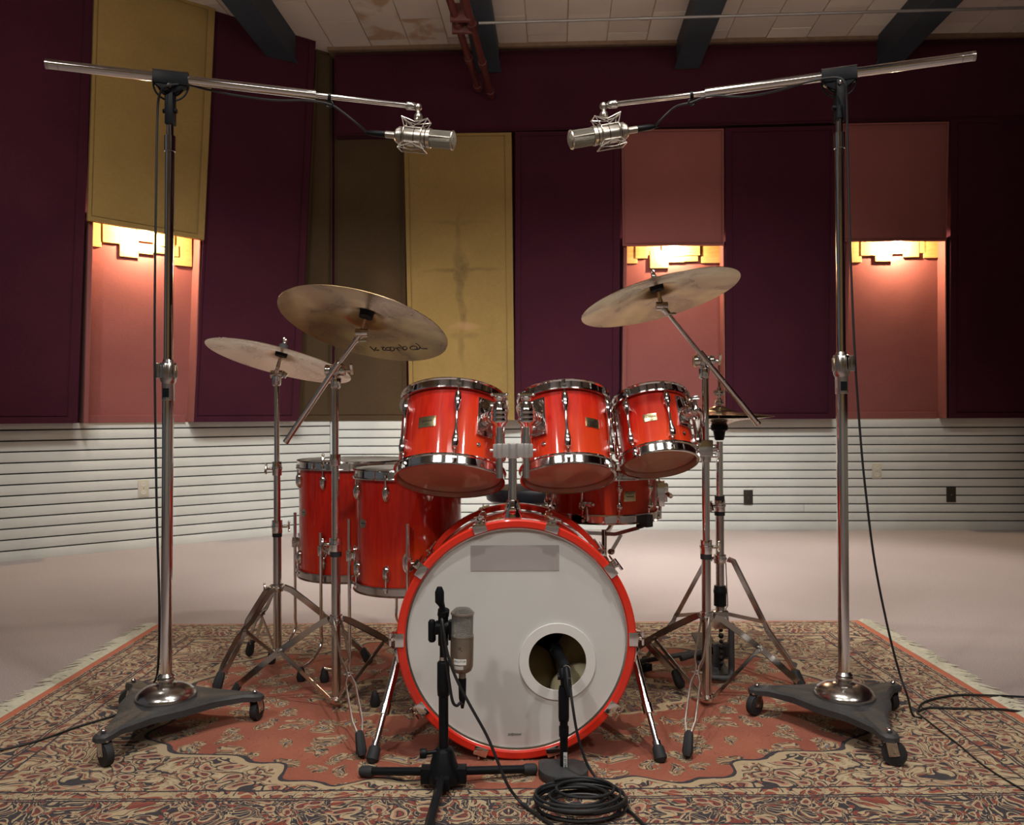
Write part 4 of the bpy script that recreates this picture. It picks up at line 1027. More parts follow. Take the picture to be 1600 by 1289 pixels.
def cymbal(name, label, c, n, R, m, bell=.055, bh=.022, grp=None, sag=.03, seed=0):
    x, y, z = ortho(n); M = Matrix((x, y, z)).transposed().to_4x4(); M.translation = c
    th = Thing(name, label, 'cymbal', M=M, group=grp)
    def zz(r):
        base = sag*(1-(r/R)**1.7)
        return base+(bh*(.5+.5*math.cos(PI*r/(bell*1.55)))**1.15 if r < bell*1.55 else 0)
    rs = [.006, .012, .018, .024, .03, .036, .042, .048, .054]+[.06+(R-.06)*i/22 for i in range(1, 23)]
    prof = [(r, zz(r)) for r in rs]; back = [(r, zz(r)-.0018) for r in reversed(rs)]
    nn = 96; g = Geo(); g.lathe(prof+back, None, nn, loop=True)
    th.part('cymbal_disc', g, m, local=True, ang=50)
    return th, M, zz(.006)
def stack(th, p, n, top=True, w=.021):
    """felt, sleeve and wing nut through the cymbal hole at p, axis n"""
    M = frame(p, n)
    th.part('felt', Geo().lathe([(.006, -.024), (w, -.024), (w+.001, -.004), (.009, -.001)], M, 18), FELT)
    if top:
        th.part('felt', Geo().lathe([(.006, .003), (.015, .004), (.0155, .018), (.006, .02)], M, 18), mat('grey_felt', (.06, .065, .07), .9))
        th.part('wing_nut', Geo().lathe([(.004, .02), (.0085, .021), (.0075, .03), (.004, .034)], M, 12).box(M @ Vector((.011, 0, .034)), (.012, .005, .016), M.to_3x3()).box(M @ Vector((-.011, 0, .034)), (.012, .005, .016), M.to_3x3()), CH, bevel=.001)
    th.part('cymbal_post', Geo().tube(p-n*.06, p+n*.036, .0035, n=10).tube(p-n*.066, p-n*.024, .0075, .0055), CH)

# --- left boom cymbal stand
S1 = P(524.5, 800, 2.55); S1 = (S1.x, S1.y)
c1, n1 = cymbal_normal(568, 509, 2.47, math.radians(-14.8), .357)
cy1, cM1, ch1 = cymbal('crash_cymbal', 'large bronze crash cymbal with black lettering underneath, left of the toms', c1, n1, .257, BRONZE, grp='bronze cymbals')
h1 = c1+n1*ch1
c2, n2 = cymbal_normal(1031, 467, 2.55, math.radians(14.7), .25)
cy2, cM2, ch2 = cymbal('crash_cymbal', 'large bronze crash cymbal above the small tom, right of the toms', c2, n2, .249, BRONZE, grp='bronze cymbals')
h2 = c2+n2*ch2
c3, n3 = cymbal_normal(436.5, 565, 2.88, math.radians(-14.3), .185)
cy3, cM3, ch3 = cymbal('crash_cymbal', 'pale bronze crash cymbal at the far left of the kit', c3, n3, .252, BRONZE2, grp='bronze cymbals', bell=.05, bh=.02, sag=.024)
h3 = c3+n3*ch3
# hand lettering printed on the underside of the left crash
inv = cM1.inverted(); g = Geo()
strokes = [[(235, 555), (290, 605), (345, 652)], [(372, 575), (348, 612), (385, 640), (430, 628)], [(470, 578), (540, 572), (502, 600), (512, 628), (565, 640)],
           [(620+52*math.cos(t), 607+30*math.sin(t)) for t in [i*.7 for i in range(10)]], [(650, 585), (695, 566), (745, 590), (742, 628), (695, 650), (660, 630)],
           [(770, 578), (815, 615), (852, 645)], [(800, 598), (850, 572), (890, 600)], [(838, 512), (905, 570), (975, 636)], [(965+46*math.cos(t), 592+34*math.sin(t)) for t in [i*.7 for i in range(10)]],
           [(1150+76*math.cos(t), 585+38*math.sin(t)) for t in [i*.7 for i in range(10)]], [(1185, 485), (1245, 520), (1280, 565), (1262, 605), (1215, 622)], [(1265, 568), (1340, 602), (1440, 600)]]
for st in strokes:
    pts = []
    for X, Y in st:
        px, py = 560+X/13.333, 500+Y/13.333; d = ray(px, py); p = c1+n1*.02
        for it in range(6):                                   # intersect the shallow cone of the underside
            q = CAM+d*((p-CAM).dot(n1)/d.dot(n1)); l = inv @ q; r = math.hypot(l.x, l.y)
            p = c1+n1*(.03*(1-(min(r, .25)/.257)**1.7)-.0022)
        pts.append(inv @ q)
    pts = smooth(pts, 3)
    vs = []
    for i in range(len(pts)):
        t = (pts[min(i+1, len(pts)-1)]-pts[max(i-1, 0)]); t.z = 0; t.normalize(); s = Vector((-t.y, t.x, 0))*.0019
        vs += [pts[i]-s, pts[i]+s]
    g.add(vs, [(2*i, 2*i+1, 2*i+3, 2*i+2) for i in range(len(pts)-1)])
cy1.part('cymbal_lettering', g, INK, local=True, smooth=False, label='black hand lettering on the underside')

def tripod_pole(th, c, segs):
    """segs: list of (z0,z1,r)"""
    for z0, z1, r in segs: th.part('pole', Geo().tube(Vector((c[0], c[1], z0)), Vector((c[0], c[1], z1)), r, n=20), CHD if r > .0135 else CH)
def boom_stand(label, c, px, hp, hn, clamp_px, boom_end, Yend, zt, legs, flip, collz):
    th = Thing('cymbal_stand', label, 'cymbal stand', (c[0], c[1], RUGZ), 'chrome cymbal stands')
    cl = P(px, clamp_px, c[1]); Zc = cl.z
    tripod_pole(th, c, [(.022, collz[1], .0142), (collz[1], collz[0], .0118), (collz[0], Zc-.02, .0105)])
    collar(th, c, collz[1]-.030, collz[1]+.012, .0185, side=collz[2])
    th.part('rubber_sleeve', Geo().tube((c[0], c[1], collz[1]-.046), (c[0], c[1], collz[1]-.030), .0175), RUB)
    collar(th, c, collz[0]-.03, collz[0]+.004, .0165, side=collz[3])
    collar(th, c, zt-.014, zt+.014, .020, 'leg_collar', side=None); collar(th, c, .026, .046, .018, 'lower_collar')
    for a, R in legs: leg_strips(th, c, a, zt, R, RUGZ+.03, .036)
    # tilter head
    g = Geo().lathe([(.0105, -.052), (.015, -.048), (.017, -.02), (.012, -.016), (.008, -.004)], Matrix.Translation(cl), 18)
    g.tube(cl+Vector((-.032, 0, .004)), cl+Vector((.030, 0, .004)), .0165, n=20).tube(cl+Vector((-.030, 0, .004)), cl+Vector((-.022, 0, .004)), .0185, n=12).tube(cl+Vector((.018, 0, .004)), cl+Vector((.028, 0, .004)), .0185, n=12)
    g.tube(cl+Vector((flip*.030, 0, .004)), cl+Vector((flip*.046, 0, .004)), .006).box(cl+Vector((flip*.049, 0, .008)), (.008, .01, .034), Matrix.Rotation(.5, 3, 'X'))
    th.part('tilter', g, CH, bevel=.001)
    # boom rod
    tip = hp-hn*.075
    e = P(*boom_end, Yend); d = (e-(cl+Vector((0, -.020, .006)))).normalized(); a0 = cl+Vector((0, -.020, .006))
    up = tip
    g = Geo().tube(a0, e, .0090, n=16).tube(e-d*.006, e+d*.002, .0098, n=16).tube(a0.lerp(e, .33), a0.lerp(e, .345), .0093).tube(a0.lerp(e, .66), a0.lerp(e, .675), .0093)
    bt = th.part('boom_rod', g, CH)
    th.part('boom_rod', Geo().tube(a0, up, .0062, n=14).tube(a0-(up-a0).normalized()*.01, a0+(up-a0).normalized()*.03, .011), CH)
    g = Geo().ball(up, .013, 14).tube(up-Vector((.018, .0, .0)), up+Vector((.018, 0, 0)), .0125, n=14)
    w = (up-a0).normalized(); g.tube(up-w*.035, up-w*.005, .0085, .011).box(up-w*.022+Vector((.016*flip, -.01, -.008)), (.024, .006, .007)).tube(up, hp-hn*.045, .009, .006)
    th.part('cymbal_tilter', g, CH, bevel=.0008)
    stack(th, hp, hn, top=True)
    g = Geo().box(a0.lerp(cl, .5), (.03, .03, .024)); th.part('boom_clamp', g, CH, bevel=.003)
    return th
zt1 = P(524, 968, 2.55).z
boom_stand('chrome boom stand carrying the big left crash cymbal, in front of floor toms', S1, 524.5, h1, n1, 581, (447, 690), 2.60, zt1,
           [(math.radians(-69), .43), (math.radians(171), .36), (math.radians(51), .40)], 1, (P(524, 712, 2.55).z, P(524, 846, 2.55).z, PI, PI))
S2 = P(1103, 800, 2.55); S2 = (S2.x, S2.y); zt2 = P(1103, 963, 2.55).z
bs = boom_stand('chrome boom stand carrying the right crash cymbal and the smallest tom', S2, 1100, h2, n2, 566, (1184, 662), 2.60, zt2,
           [(math.radians(-110), .44), (math.radians(10), .34), (math.radians(130), .42)], 1, (P(1103, 706, 2.55).z, P(1103, 850, 2.55).z, 0, 0))
# tom arm on the right stand
q0 = Vector((S2[0], S2[1], P(1103, 700, 2.55).z)); h3_ = (P(1016, 629, 2.58)-P(1030, 719, 2.50)).length
soc = M3 @ pol(.1095+.05, math.radians(56), h3_*.58)
bs.part('tom_clamp', Geo().box(q0+Vector((-.004, 0, 0)), (.046, .04, .05)).tube(q0+Vector((-.02, 0, 0)), q0+Vector((.035, 0, 0)), .012), CH, bevel=.003)
bs.part('tom_arm', Geo().path(smooth([q0+Vector((-.01, .015, .0)), q0+Vector((-.012, .02, .06)), soc+Vector((.012, .01, -.02)), soc], 5), .0085, 12), CH)
# --- plain cymbal stand far left
S3 = (P(433, 800, 2.9).x, 2.9)
th = Thing('cymbal_stand', 'chrome straight cymbal stand at the far left with the pale cymbal', 'cymbal stand', (S3[0], S3[1], RUGZ), 'chrome cymbal stands')
zt3 = P(433, 918, 2.9).z; zA = P(433, 733, 2.9).z; zB = P(433, 820, 2.9).z; zC_ = P(433, 590, 2.9).z
tripod_pole(th, S3, [(.075, zB, .0142), (zB, zA, .0118), (zA, zC_, .0095)])
collar(th, S3, zB-.028, zB+.016, .018, side=0.2); th.part('rubber_sleeve', Geo().tube((S3[0], S3[1], zB-.042), (S3[0], S3[1], zB-.028), .0165), RUB)
collar(th, S3, zA-.022, zA+.026, .0165, side=PI); collar(th, S3, zt3-.012, zt3+.012, .022, 'leg_collar', side=PI+.3); collar(th, S3, .075, .095, .019, 'lower_collar')
for a, R in ((math.radians(-123), .265), (math.radians(13), .33), (math.radians(131), .25)): leg_strips(th, S3, a, zt3, R, RUGZ+.03, .085, fs=1.15)
tp = Vector((S3[0], S3[1], zC_)); e = h3-n3*.07
g = Geo().lathe([(.0095, -.03), (.014, -.026), (.018, .005), (.012, .012)], Matrix.Translation(tp), 16).tube(tp+Vector((-.02, 0, .012)), tp+Vector((.022, 0, .012)), .014).tube(tp+Vector((0, 0, .012)), e, .010, .007).box(tp+Vector((.03, -.01, .01)), (.02, .006, .02), Matrix.Rotation(.6, 3, 'Y'))
th.part('tilter', g, CH, bevel=.001); stack(th, h3, n3)
# --- snare stand
SS = (P(944, 830, 2.8).x, 2.80)
th = Thing('snare_stand', 'chrome snare stand with basket arms under the snare drum', 'snare stand', (SS[0], SS[1], RUGZ))
zbk = P(944, 828, 2.8).z; tripod_pole(th, SS, [(.05, .30, .0125), (.28, zbk, .0095)])
collar(th, SS, .285, .31, .017, side=0); collar(th, SS, .225, .245, .018, 'leg_collar'); collar(th, SS, .05, .068, .016, 'lower_collar')
for a in (-25, 95, 215): leg_strips(th, SS, math.radians(a), .235, .27, RUGZ+.03, .06, sep=.009, fs=1.25)
base = Vector((SS[0], SS[1], zbk-.012))
for a in (-52, 68, 188):
    u = Vector((math.cos(math.radians(a)), math.sin(math.radians(a)), 0)); s = Vector((-u.y, u.x, 0))
    hp_ = Vector((SX, SY, zs0-.022))+u*.178
    pts = [base+u*.01, base+u*.055+UP*.004, hp_-u*.02-UP*.012]
    arm = th.part('basket_arm', Geo().strip(pts, s, .012, .011).tube(pts[2], hp_, .006), CHD)
    g = Geo().box(hp_+u*.018+UP*.016, (.034, .028, .04), Matrix.Rotation(math.radians(a), 3, 'Z')).tube(hp_-u*.02-UP*.006, hp_+u*.004, .009)
    th.part('rubber_grip', g, RUB, parent=arm, bevel=.004)
kn = P(955, 862, 2.78); th.part('tilt_screw', Geo().strip([base+Vector((.055, -.02, .0)), kn], (0, 1, 0), .012, .01).ball(kn, .013, 12, .8), CHD)

# --- hi-hat
HX = P(1124, 700, 2.8).x; HY = 2.80; zh = P(1124, 652, 2.8).z
hn_ = Vector((.02, .0, 1)).normalized()
hb, hbM, _ = cymbal('hi_hat_cymbal', 'lower bronze hi-hat cymbal, facing down on its black cup', Vector((HX, HY, zh)), Vector((.015, .02, -1)).normalized(), .178, BRONZE2, bell=.048, bh=.016, grp='hi-hat cymbals', sag=.014)
ht, htM, hth = cymbal('hi_hat_cymbal', 'upper bronze hi-hat cymbal, right of the smallest tom', Vector((HX, HY, zh+.007)), hn_, .180, BRONZE, bell=.048, bh=.018, grp='hi-hat cymbals', sag=.014)
th = Thing('hi_hat_stand', 'chrome hi-hat stand with black cup and tripod, right of the snare', 'hi-hat stand', (HX, HY, RUGZ))
hc_ = (HX, HY); zcup = P(1124, 690, 2.8).z; zcol = P(1124, 785, 2.8).z; zleg = P(1124, 873, 2.8).z
tripod_pole(th, hc_, [(zcol, zcup, .0118), (.19, zcol, .0142)])
th.part('pull_rod', Geo().tube((HX, HY, zh-.05), (HX, HY, P(1124, 570, 2.8).z), .0032, n=8), CH)
th.part('seat_cup', Geo().lathe([(.012, -.034), (.016, -.030), (.0205, -.004), (.0285, .002), (.029, .016), (.024, .020), (.006, .022)], Matrix.Translation((HX, HY, zh-.044)), 20), BLK)
zc2 = zh+.007+hth
g = Geo().lathe([(.004, .002), (.015, .003), (.0155, .011), (.011, .012), (.014, .016), (.0145, .020), (.006, .022), (.0065, .034), (.0115, .037), (.012, .048), (.0065, .052), (.0065, .062), (.004, .064)], Matrix.Translation((HX, HY, zc2)), 16)
g.box((HX+.012, HY, zc2+.045), (.012, .006, .016)).box((HX-.012, HY, zc2+.045), (.012, .006, .016))
th.part('clutch', g, CH, bevel=.0006)
collar(th, hc_, zcol-.03, zcol+.008, .0185, side=-2.6)
th.part('rubber_sleeve', Geo().tube((HX, HY, zcol+.008), (HX, HY, zcol+.022), .0165).tube((HX, HY, zcol-.044), (HX, HY, zcol-.03), .0175), RUB)
collar(th, hc_, zleg-.014, zleg+.014, .021, 'leg_collar', side=2.6)
zs_ = P(1124, 947, 2.8).z; zs2 = P(1124, 914, 2.8).z
th.part('spring_housing', Geo().lathe([(.0142, 0), (.021, .002), (.021, (zs2-zs_)*.6), (.0225, (zs2-zs_)*.64), (.0225, (zs2-zs_)*.75), (.021, (zs2-zs_)*.8), (.0195, zs2-zs_-.002), (.0142, zs2-zs_)], Matrix.Translation((HX, HY, zs_)), 24), BLK)
for a, R, ok in ((-22, .255, 1), (165, .265, 1), (72, .26, 1)):
    u = Vector((math.cos(math.radians(a)), math.sin(math.radians(a)), 0)); s = Vector((-u.y, u.x, 0)); c = Vector((HX, HY, 0))
    g = Geo()
    for q in (-1, 1):
        k = [.014, .016, .017, .008, .017, .017, .004]
        rr = [.026, .045, R*.52, R*.56, R*.60, R*.85, R*.95]; z_ = [zleg, zleg-.006, zleg*.56, zleg*.52, zleg*.46, zleg*.2+.02, .06]
        g.strip([c+u*a_+UP*b_+s*(q*c_) for a_, b_, c_ in zip(rr, z_, k)], s, .013, .003)
    l = th.part('leg', g, CHD)
    e = c+u*(R*.56)+UP*(zleg*.52)
    th.part('brace', Geo().strip([c+u*.02+UP*(P(1124, 958, 2.8).z), e], s, .012, .004), CHD, parent=l)
    f = c+u*R+UP*(RUGZ+.012); p = c+u*(R*.94)+UP*.065
    th.part('rubber_foot', Geo().path([p+UP*.006, p, f, f-UP*.004], [.009, .015, .019, .014], 8), RUB, parent=l)
zf0 = P(1124, 958, 2.8).z
g = Geo().box((HX, HY, zf0-.02), (.05, .04, .06)).tube((HX, HY, zf0-.03), (HX, HY, zs_), .016)
th.part('frame_block', g, CHD, bevel=.004)
yb = HY-.02; zf = RUGZ+.018; xl = HX-.035; xr = HX+.032
g = Geo().path(smooth([(xr, yb, zf0-.03), (xr, yb, .12), (xr, yb, .045), (xr-.01, yb-.02, zf), (xl+.01, yb-.02, zf), (xl-.01, yb-.01, zf)], 4), .0105, 10)
th.part('pedal_frame', g, IRON)
g = Geo()
for i in range(7): g.ball((HX, HY-.01, zf0-.055-.019*i), .0095 if i % 2 else .007, 10)
th.part('pull_chain', g, BLK)
th.part('footboard', Geo().box((HX, HY+.12, .05), (.07, .24, .008), Matrix.Rotation(.22, 3, 'X')).box((HX, HY+.24, RUGZ+.012), (.07, .06, .018)), IRON, bevel=.003)
# double pedal: drive shaft reaching from the bass drum towards the hi-hat
th = Thing('double_pedal', 'black double bass pedal link with drive shaft, between bass drum and hi-hat', 'drum pedal', (.36, 2.80, RUGZ))
a_ = Vector((P(985, 1050, 2.78).x, 2.78, .095)); b_ = P(1106, 1016, 2.86)
a_ = P(1020, 1042, 2.78)
th.part('drive_shaft', Geo().tube(a_+Vector((-.20, -.02, .0)), b_, .0085).tube(a_.lerp(b_, .5), b_, .0105), IRON)
for p in (a_+Vector((-.02, 0, 0)), b_): th.part('universal_joint', Geo().ball(p, .016, 10).box(p, (.034, .016, .024)), BLK, bevel=.002)
th.part('pedal_bracket', Geo().box(b_+Vector((.03, .0, -.03)), (.03, .03, .11)).box(Vector((b_.x+.03, b_.y+.03, RUGZ+.008)), (.09, .16, .014)), IRON, bevel=.003)
th.part('footboard', Geo().box((b_.x+.03, b_.y+.13, .06), (.07, .24, .008), Matrix.Rotation(.22, 3, 'X')), IRON, bevel=.003)

# --- drum throne
TX, TY = P(826, 770, 3.25).x, 3.25; zt_ = P(826, 765, 3.1).z
th = Thing('drum_throne', 'round black drum stool behind the bass drum', 'stool', (TX, TY, RUGZ))
VIN = mat('black_vinyl', (.014, .018, .024), .35)
th.part('seat', Geo().lathe([(.001, -.06), (.15, -.06), (.165, -.05), (.170, -.02), (.163, -.004), (.13, 0), (.001, .002)], Matrix.Translation((TX, TY, zt_)), 40), VIN)
th.part('post', Geo().tube((TX, TY, .10), (TX, TY, zt_-.058), .0125), CHD); collar(th, (TX, TY), .28, .31, .02, side=1.0)
for a in (30, 150, 270): leg_strips(th, (TX, TY), math.radians(a), .27, .27, RUGZ+.03, .11)

# ------------------------------------------------------------------ tall studio boom stands
def studio_stand(label, c, angs, pole_top, polebot, pivot, ends, clutch_y, clutch_side, thick_end, thin_end, Ys):
    """ends: pixel of the heavy end; thick_end, thin_end pixels; Ys their depths"""
    cx, cy = c; th = Thing('boom_microphone_stand', label, 'microphone stand', (cx, cy, RUGZ), 'tall chrome boom stands')
    z0 = .106
    # three armed cast base
    def outline(R, w0, w1, k):
        pts = []
        for i, a in enumerate(angs):
            u = Vector((math.cos(a), math.sin(a))); s = Vector((-u.y, u.x))
            for r, w in ((R*.50, -w0*.95), (R*.80, -w1*1.0), (R*.93, -w1*1.0), (R*1.0, -w1*.75), (R*1.03, 0), (R*1.0, w1*.75), (R*.93, w1*1.0), (R*.80, w1*1.0), (R*.50, w0*.95)):
                q = u*r+s*w; pts.append((q.x, q.y))
            b = angs[(i+1) % 3]; 
            if b < a: b += 2*PI
            m = (a+b)/2; q = Vector((math.cos(m), math.sin(m)))*R*k; pts.append((q.x, q.y))
        return pts
    R = .262; n_ = 0
    bot = outline(R, .060, .024, .47); top = outline(R*.97, .052, .018, .435)
    g = Geo(); k = len(bot)
    def zt_f(x, y): r = math.hypot(x, y)/R; return z0-.014*min(1, r)**2
    vs = [Vector((cx+x, cy+y, zt_f(x, y)-.030+.012*min(1, math.hypot(x, y)/R))) for x, y in bot]+[Vector((cx+x, cy+y, zt_f(x, y)-.006)) for x, y in bot]+[Vector((cx+x, cy+y, zt_f(x, y))) for x, y in top]+[Vector((cx, cy, z0)), Vector((cx, cy, z0-.03))]
    fs = []
    for i in range(k):
        j = (i+1) % k; fs += [(i, j, k+j, k+i), (k+i, k+j, 2*k+j, 2*k+i), (2*k+i, 2*k+j, 3*k), (j, i, 3*k+1)]
    g.add(vs, fs); th.part('base', g, IRON, ang=35, label='black cast iron tripod base')
    for a in angs:
        u = Vector((math.cos(a), math.sin(a), 0)); s = Vector((-u.y, u.x, 0)); p = Vector((cx, cy, 0))+u*(R*.93)
        s2 = (s*1.0+u*.45).normalized(); tr = s2*.012
        wr = .030; ax_ = Vector((-s2.y, s2.x, 0)); wc = p+tr+UP*(RUGZ+wr+.001)
        g = Geo().tube(wc-ax_*.010, wc+ax_*.010, wr, n=28).tube(wc-ax_*.011, wc+ax_*.011, wr*.75, n=20)
        ca = Thing('x', None, None) if False else None
        cs = th.part('caster', Geo().strip([p+tr*.2+UP*.078+ax_*.013, wc+ax_*.013-UP*.004], ax_, .026, .003).strip([p+tr*.2+UP*.080-ax_*.013, wc-ax_*.013-UP*.004], ax_, .026, .003).box(p+tr*.2+UP*.076, (.034, .034, .006)).tube(p+UP*.068, p+UP*.090, .006).tube(wc-ax_*.017, wc+ax_*.017, .004, n=8), CHD, bevel=.0006)
        th.part('wheel', g, RUB, parent=cs, bevel=.002)
        th.part('cap_screw', Geo().ball(p+UP*(zt_f(R*.9, 0)+.004), .008, 12, .7), CH)
    pb_ = Vector((cx, cy, z0-.01)); pt_ = P(*pole_top, cy); pb2 = P(*polebot, cy)
    th.part('bell', Geo().lathe([(.0815, 0), (.0835, .005), (.0815, .013), (.074, .022), (.062, .030), (.048, .0355), (.034, .0385), (.027, .040), (.022, .043), (.0205, .048), (.0245, .052), (.0245, .056), (.021, .059), (.0245, .063), (.0175, .071)], Matrix.Translation((cx, cy, z0-.004)), 48), CHD, label='chrome dome at the foot of the pole')
    ax = (pt_-Vector((cx, cy, z0))).normalized(); org = Vector((cx, cy, z0+.03))
    def on(z): return org+ax*((z-org.z)/ax.z)
    zc0, zc1 = P(cx, clutch_y[1], cy).z, P(cx, clutch_y[0], cy).z
    th.part('outer_tube', Geo().tube(on(z0+.02), on(zc0), .0158, n=24), CH)
    th.part('inner_tube', Geo().tube(on(zc0), on(P(cx, 222, cy).z), .0128, n=24).tube(on(P(cx, 238, cy).z), on(P(cx, 214, cy).z), .0155, n=20), CH)
    th.part('top_tube', Geo().tube(on(P(cx, 222, cy).z), on(pt_.z+.03), .0098, n=20), CH)
    h = zc1-zc0
    g = Geo().lathe([(.0158, -.05), (.0175, -.048), (.0175, -.002), (.018, 0), (.021, .004), (.0235, h*.3), (.0235, h-.006), (.021, h-.002), (.0158, h), (.0128, h+.008)], Matrix.Translation(on(zc0)), 20)
    for i in range(14):
        t = 2*PI*i/14; g.box(on(zc0+h*.55)+Vector((math.cos(t), math.sin(t), 0))*.0235, (.003, .003, h*.6))
    g.box(on(zc0+h*.6)+Vector((clutch_side*.026, -.004, 0)), (.018, .014, h*.7))
    th.part('clutch', g, CHD, bevel=.0006)
    th.part('clutch_label', Geo().box(on(zc0-.028)+Vector((.0, -.0176, 0)), (.018, .001, .026)), BLK, smooth=False)
    # swivel head
    pv = P(*pivot, cy); A = P(*ends, Ys[0]); Bk_ = P(*thick_end, Ys[1]); Cn = P(*thin_end, Ys[2])
    d = (Bk_-A).normalized(); t = (pv-A).dot(d); pc = A+d*t; side = -d.cross(UP).normalized(); side = side if side.y < 0 else -side; upn = side.cross(d).normalized(); upn = upn if upn.z > 0 else -upn
    hw = .048
    pv = pc-upn*.028
    g = Geo().tube(on(pt_.z-.004), pv-UP*.02, .0135, n=16).box((on(pt_.z)+pv)/2, (.024, .026, (pv-on(pt_.z)).length+.02))
    g.ball(pv, .017, 14).tube(on(pt_.z)+Vector((-.02, 0, .03)), on(pt_.z)+Vector((.02, 0, .03)), .007)
    th.part('head_yoke', g, BLK, bevel=.002)
    R3 = Matrix((d, side, upn)).transposed()
    g = Geo().box(pc-upn*.004, (hw*2, .034, .036), R3)
    vs = [pc+d*a2+side*b2-upn*z2 for b2 in (-.014, .014) for a2, z2 in ((-hw*.95, .02), (hw*.95, .02), (.014, .045), (-.014, .045))]
    g.add(vs, [(0, 1, 2, 3), (7, 6, 5, 4), (0, 4, 5, 1), (1, 5, 6, 2), (2, 6, 7, 3), (3, 7, 4, 0)])
    cl = th.part('boom_clamp', g, BLK, bevel=.002)
    g = Geo()
    for rr in (.047, .034): g.path([pc-upn*.018+d*(rr*math.cos(PI+PI*i/16))-upn*(rr*-math.sin(PI+PI*i/16))+side*0 for i in range(17)], .0028, 8)
    th.part('quadrant_ring', g, BLK, parent=cl)
    th.part('pivot_bolt', Geo().tube(pv+side*.016, pv+side*.022, .0075, n=16).ball(pv+side*.022, .005, 10), CH)
    th.part('clamp_top_plate', Geo().box(pc+upn*.0155, (hw*2, .034, .003), R3), CH, parent=cl, smooth=False)
    # boom
    bo = th.part('boom_tube', Geo().tube(A, Bk_, .0135, n=24), CH)
    th.part('end_cap', Geo().tube(A-d*.004, A+d*.004, .0142).tube(A+d*.028, A+d*.031, .0138), CHD, parent=bo)
    d2 = (Cn-Bk_).normalized()
    th.part('boom_extension', Geo().tube(Bk_-d*.01, Cn, .0078, n=18).tube(Bk_-d*.012, Bk_+d*.004, .0142), CH)
    th.part('end_fitting', Geo().path([Cn-d2*.004, Cn, Cn+d2*.022, Cn+d2*.028], [.010, .0125, .0115, .008], 14), CHD)
    kc = Bk_.lerp(Cn, .16)
    g = Geo().tube(kc-d2*.005, kc+d2*.005, .0105)
    g.path([kc-UP*.022+Vector((.010*math.cos(t), 0, .010*math.sin(t))) for t in [2*PI*i/12 for i in range(12)]], .0025, 6, closed=True)
    th.part('cable_clip', g, BLK)
    return th, pv, Bk_, Cn, kc, d2, on
LS = (-.985, 2.372)
LS = (P(259.5, 1080, 2.372).x, 2.372)
s1 = studio_stand('tall chrome boom stand on wheeled black base, left of the kit', LS, [math.radians(-105), math.radians(15), math.radians(135)], (266, 190), (259, 1065), (267, 133), (74, 100), (567, 600), -1, (491, 148.5), (636, 165), (2.30, 2.46, 2.52))
RS_ = (P(1319, 1080, 2.36).x, 2.36)
s2 = studio_stand('tall chrome boom stand on wheeled black base, right of the kit', RS_, [math.radians(-86), math.radians(34), math.radians(152)], (1311, 185), (1318, 1060), (1311, 115), (1521, 88), (560, 594), 1, (1104, 145.5), (963, 162.5), (2.29, 2.45, 2.51))

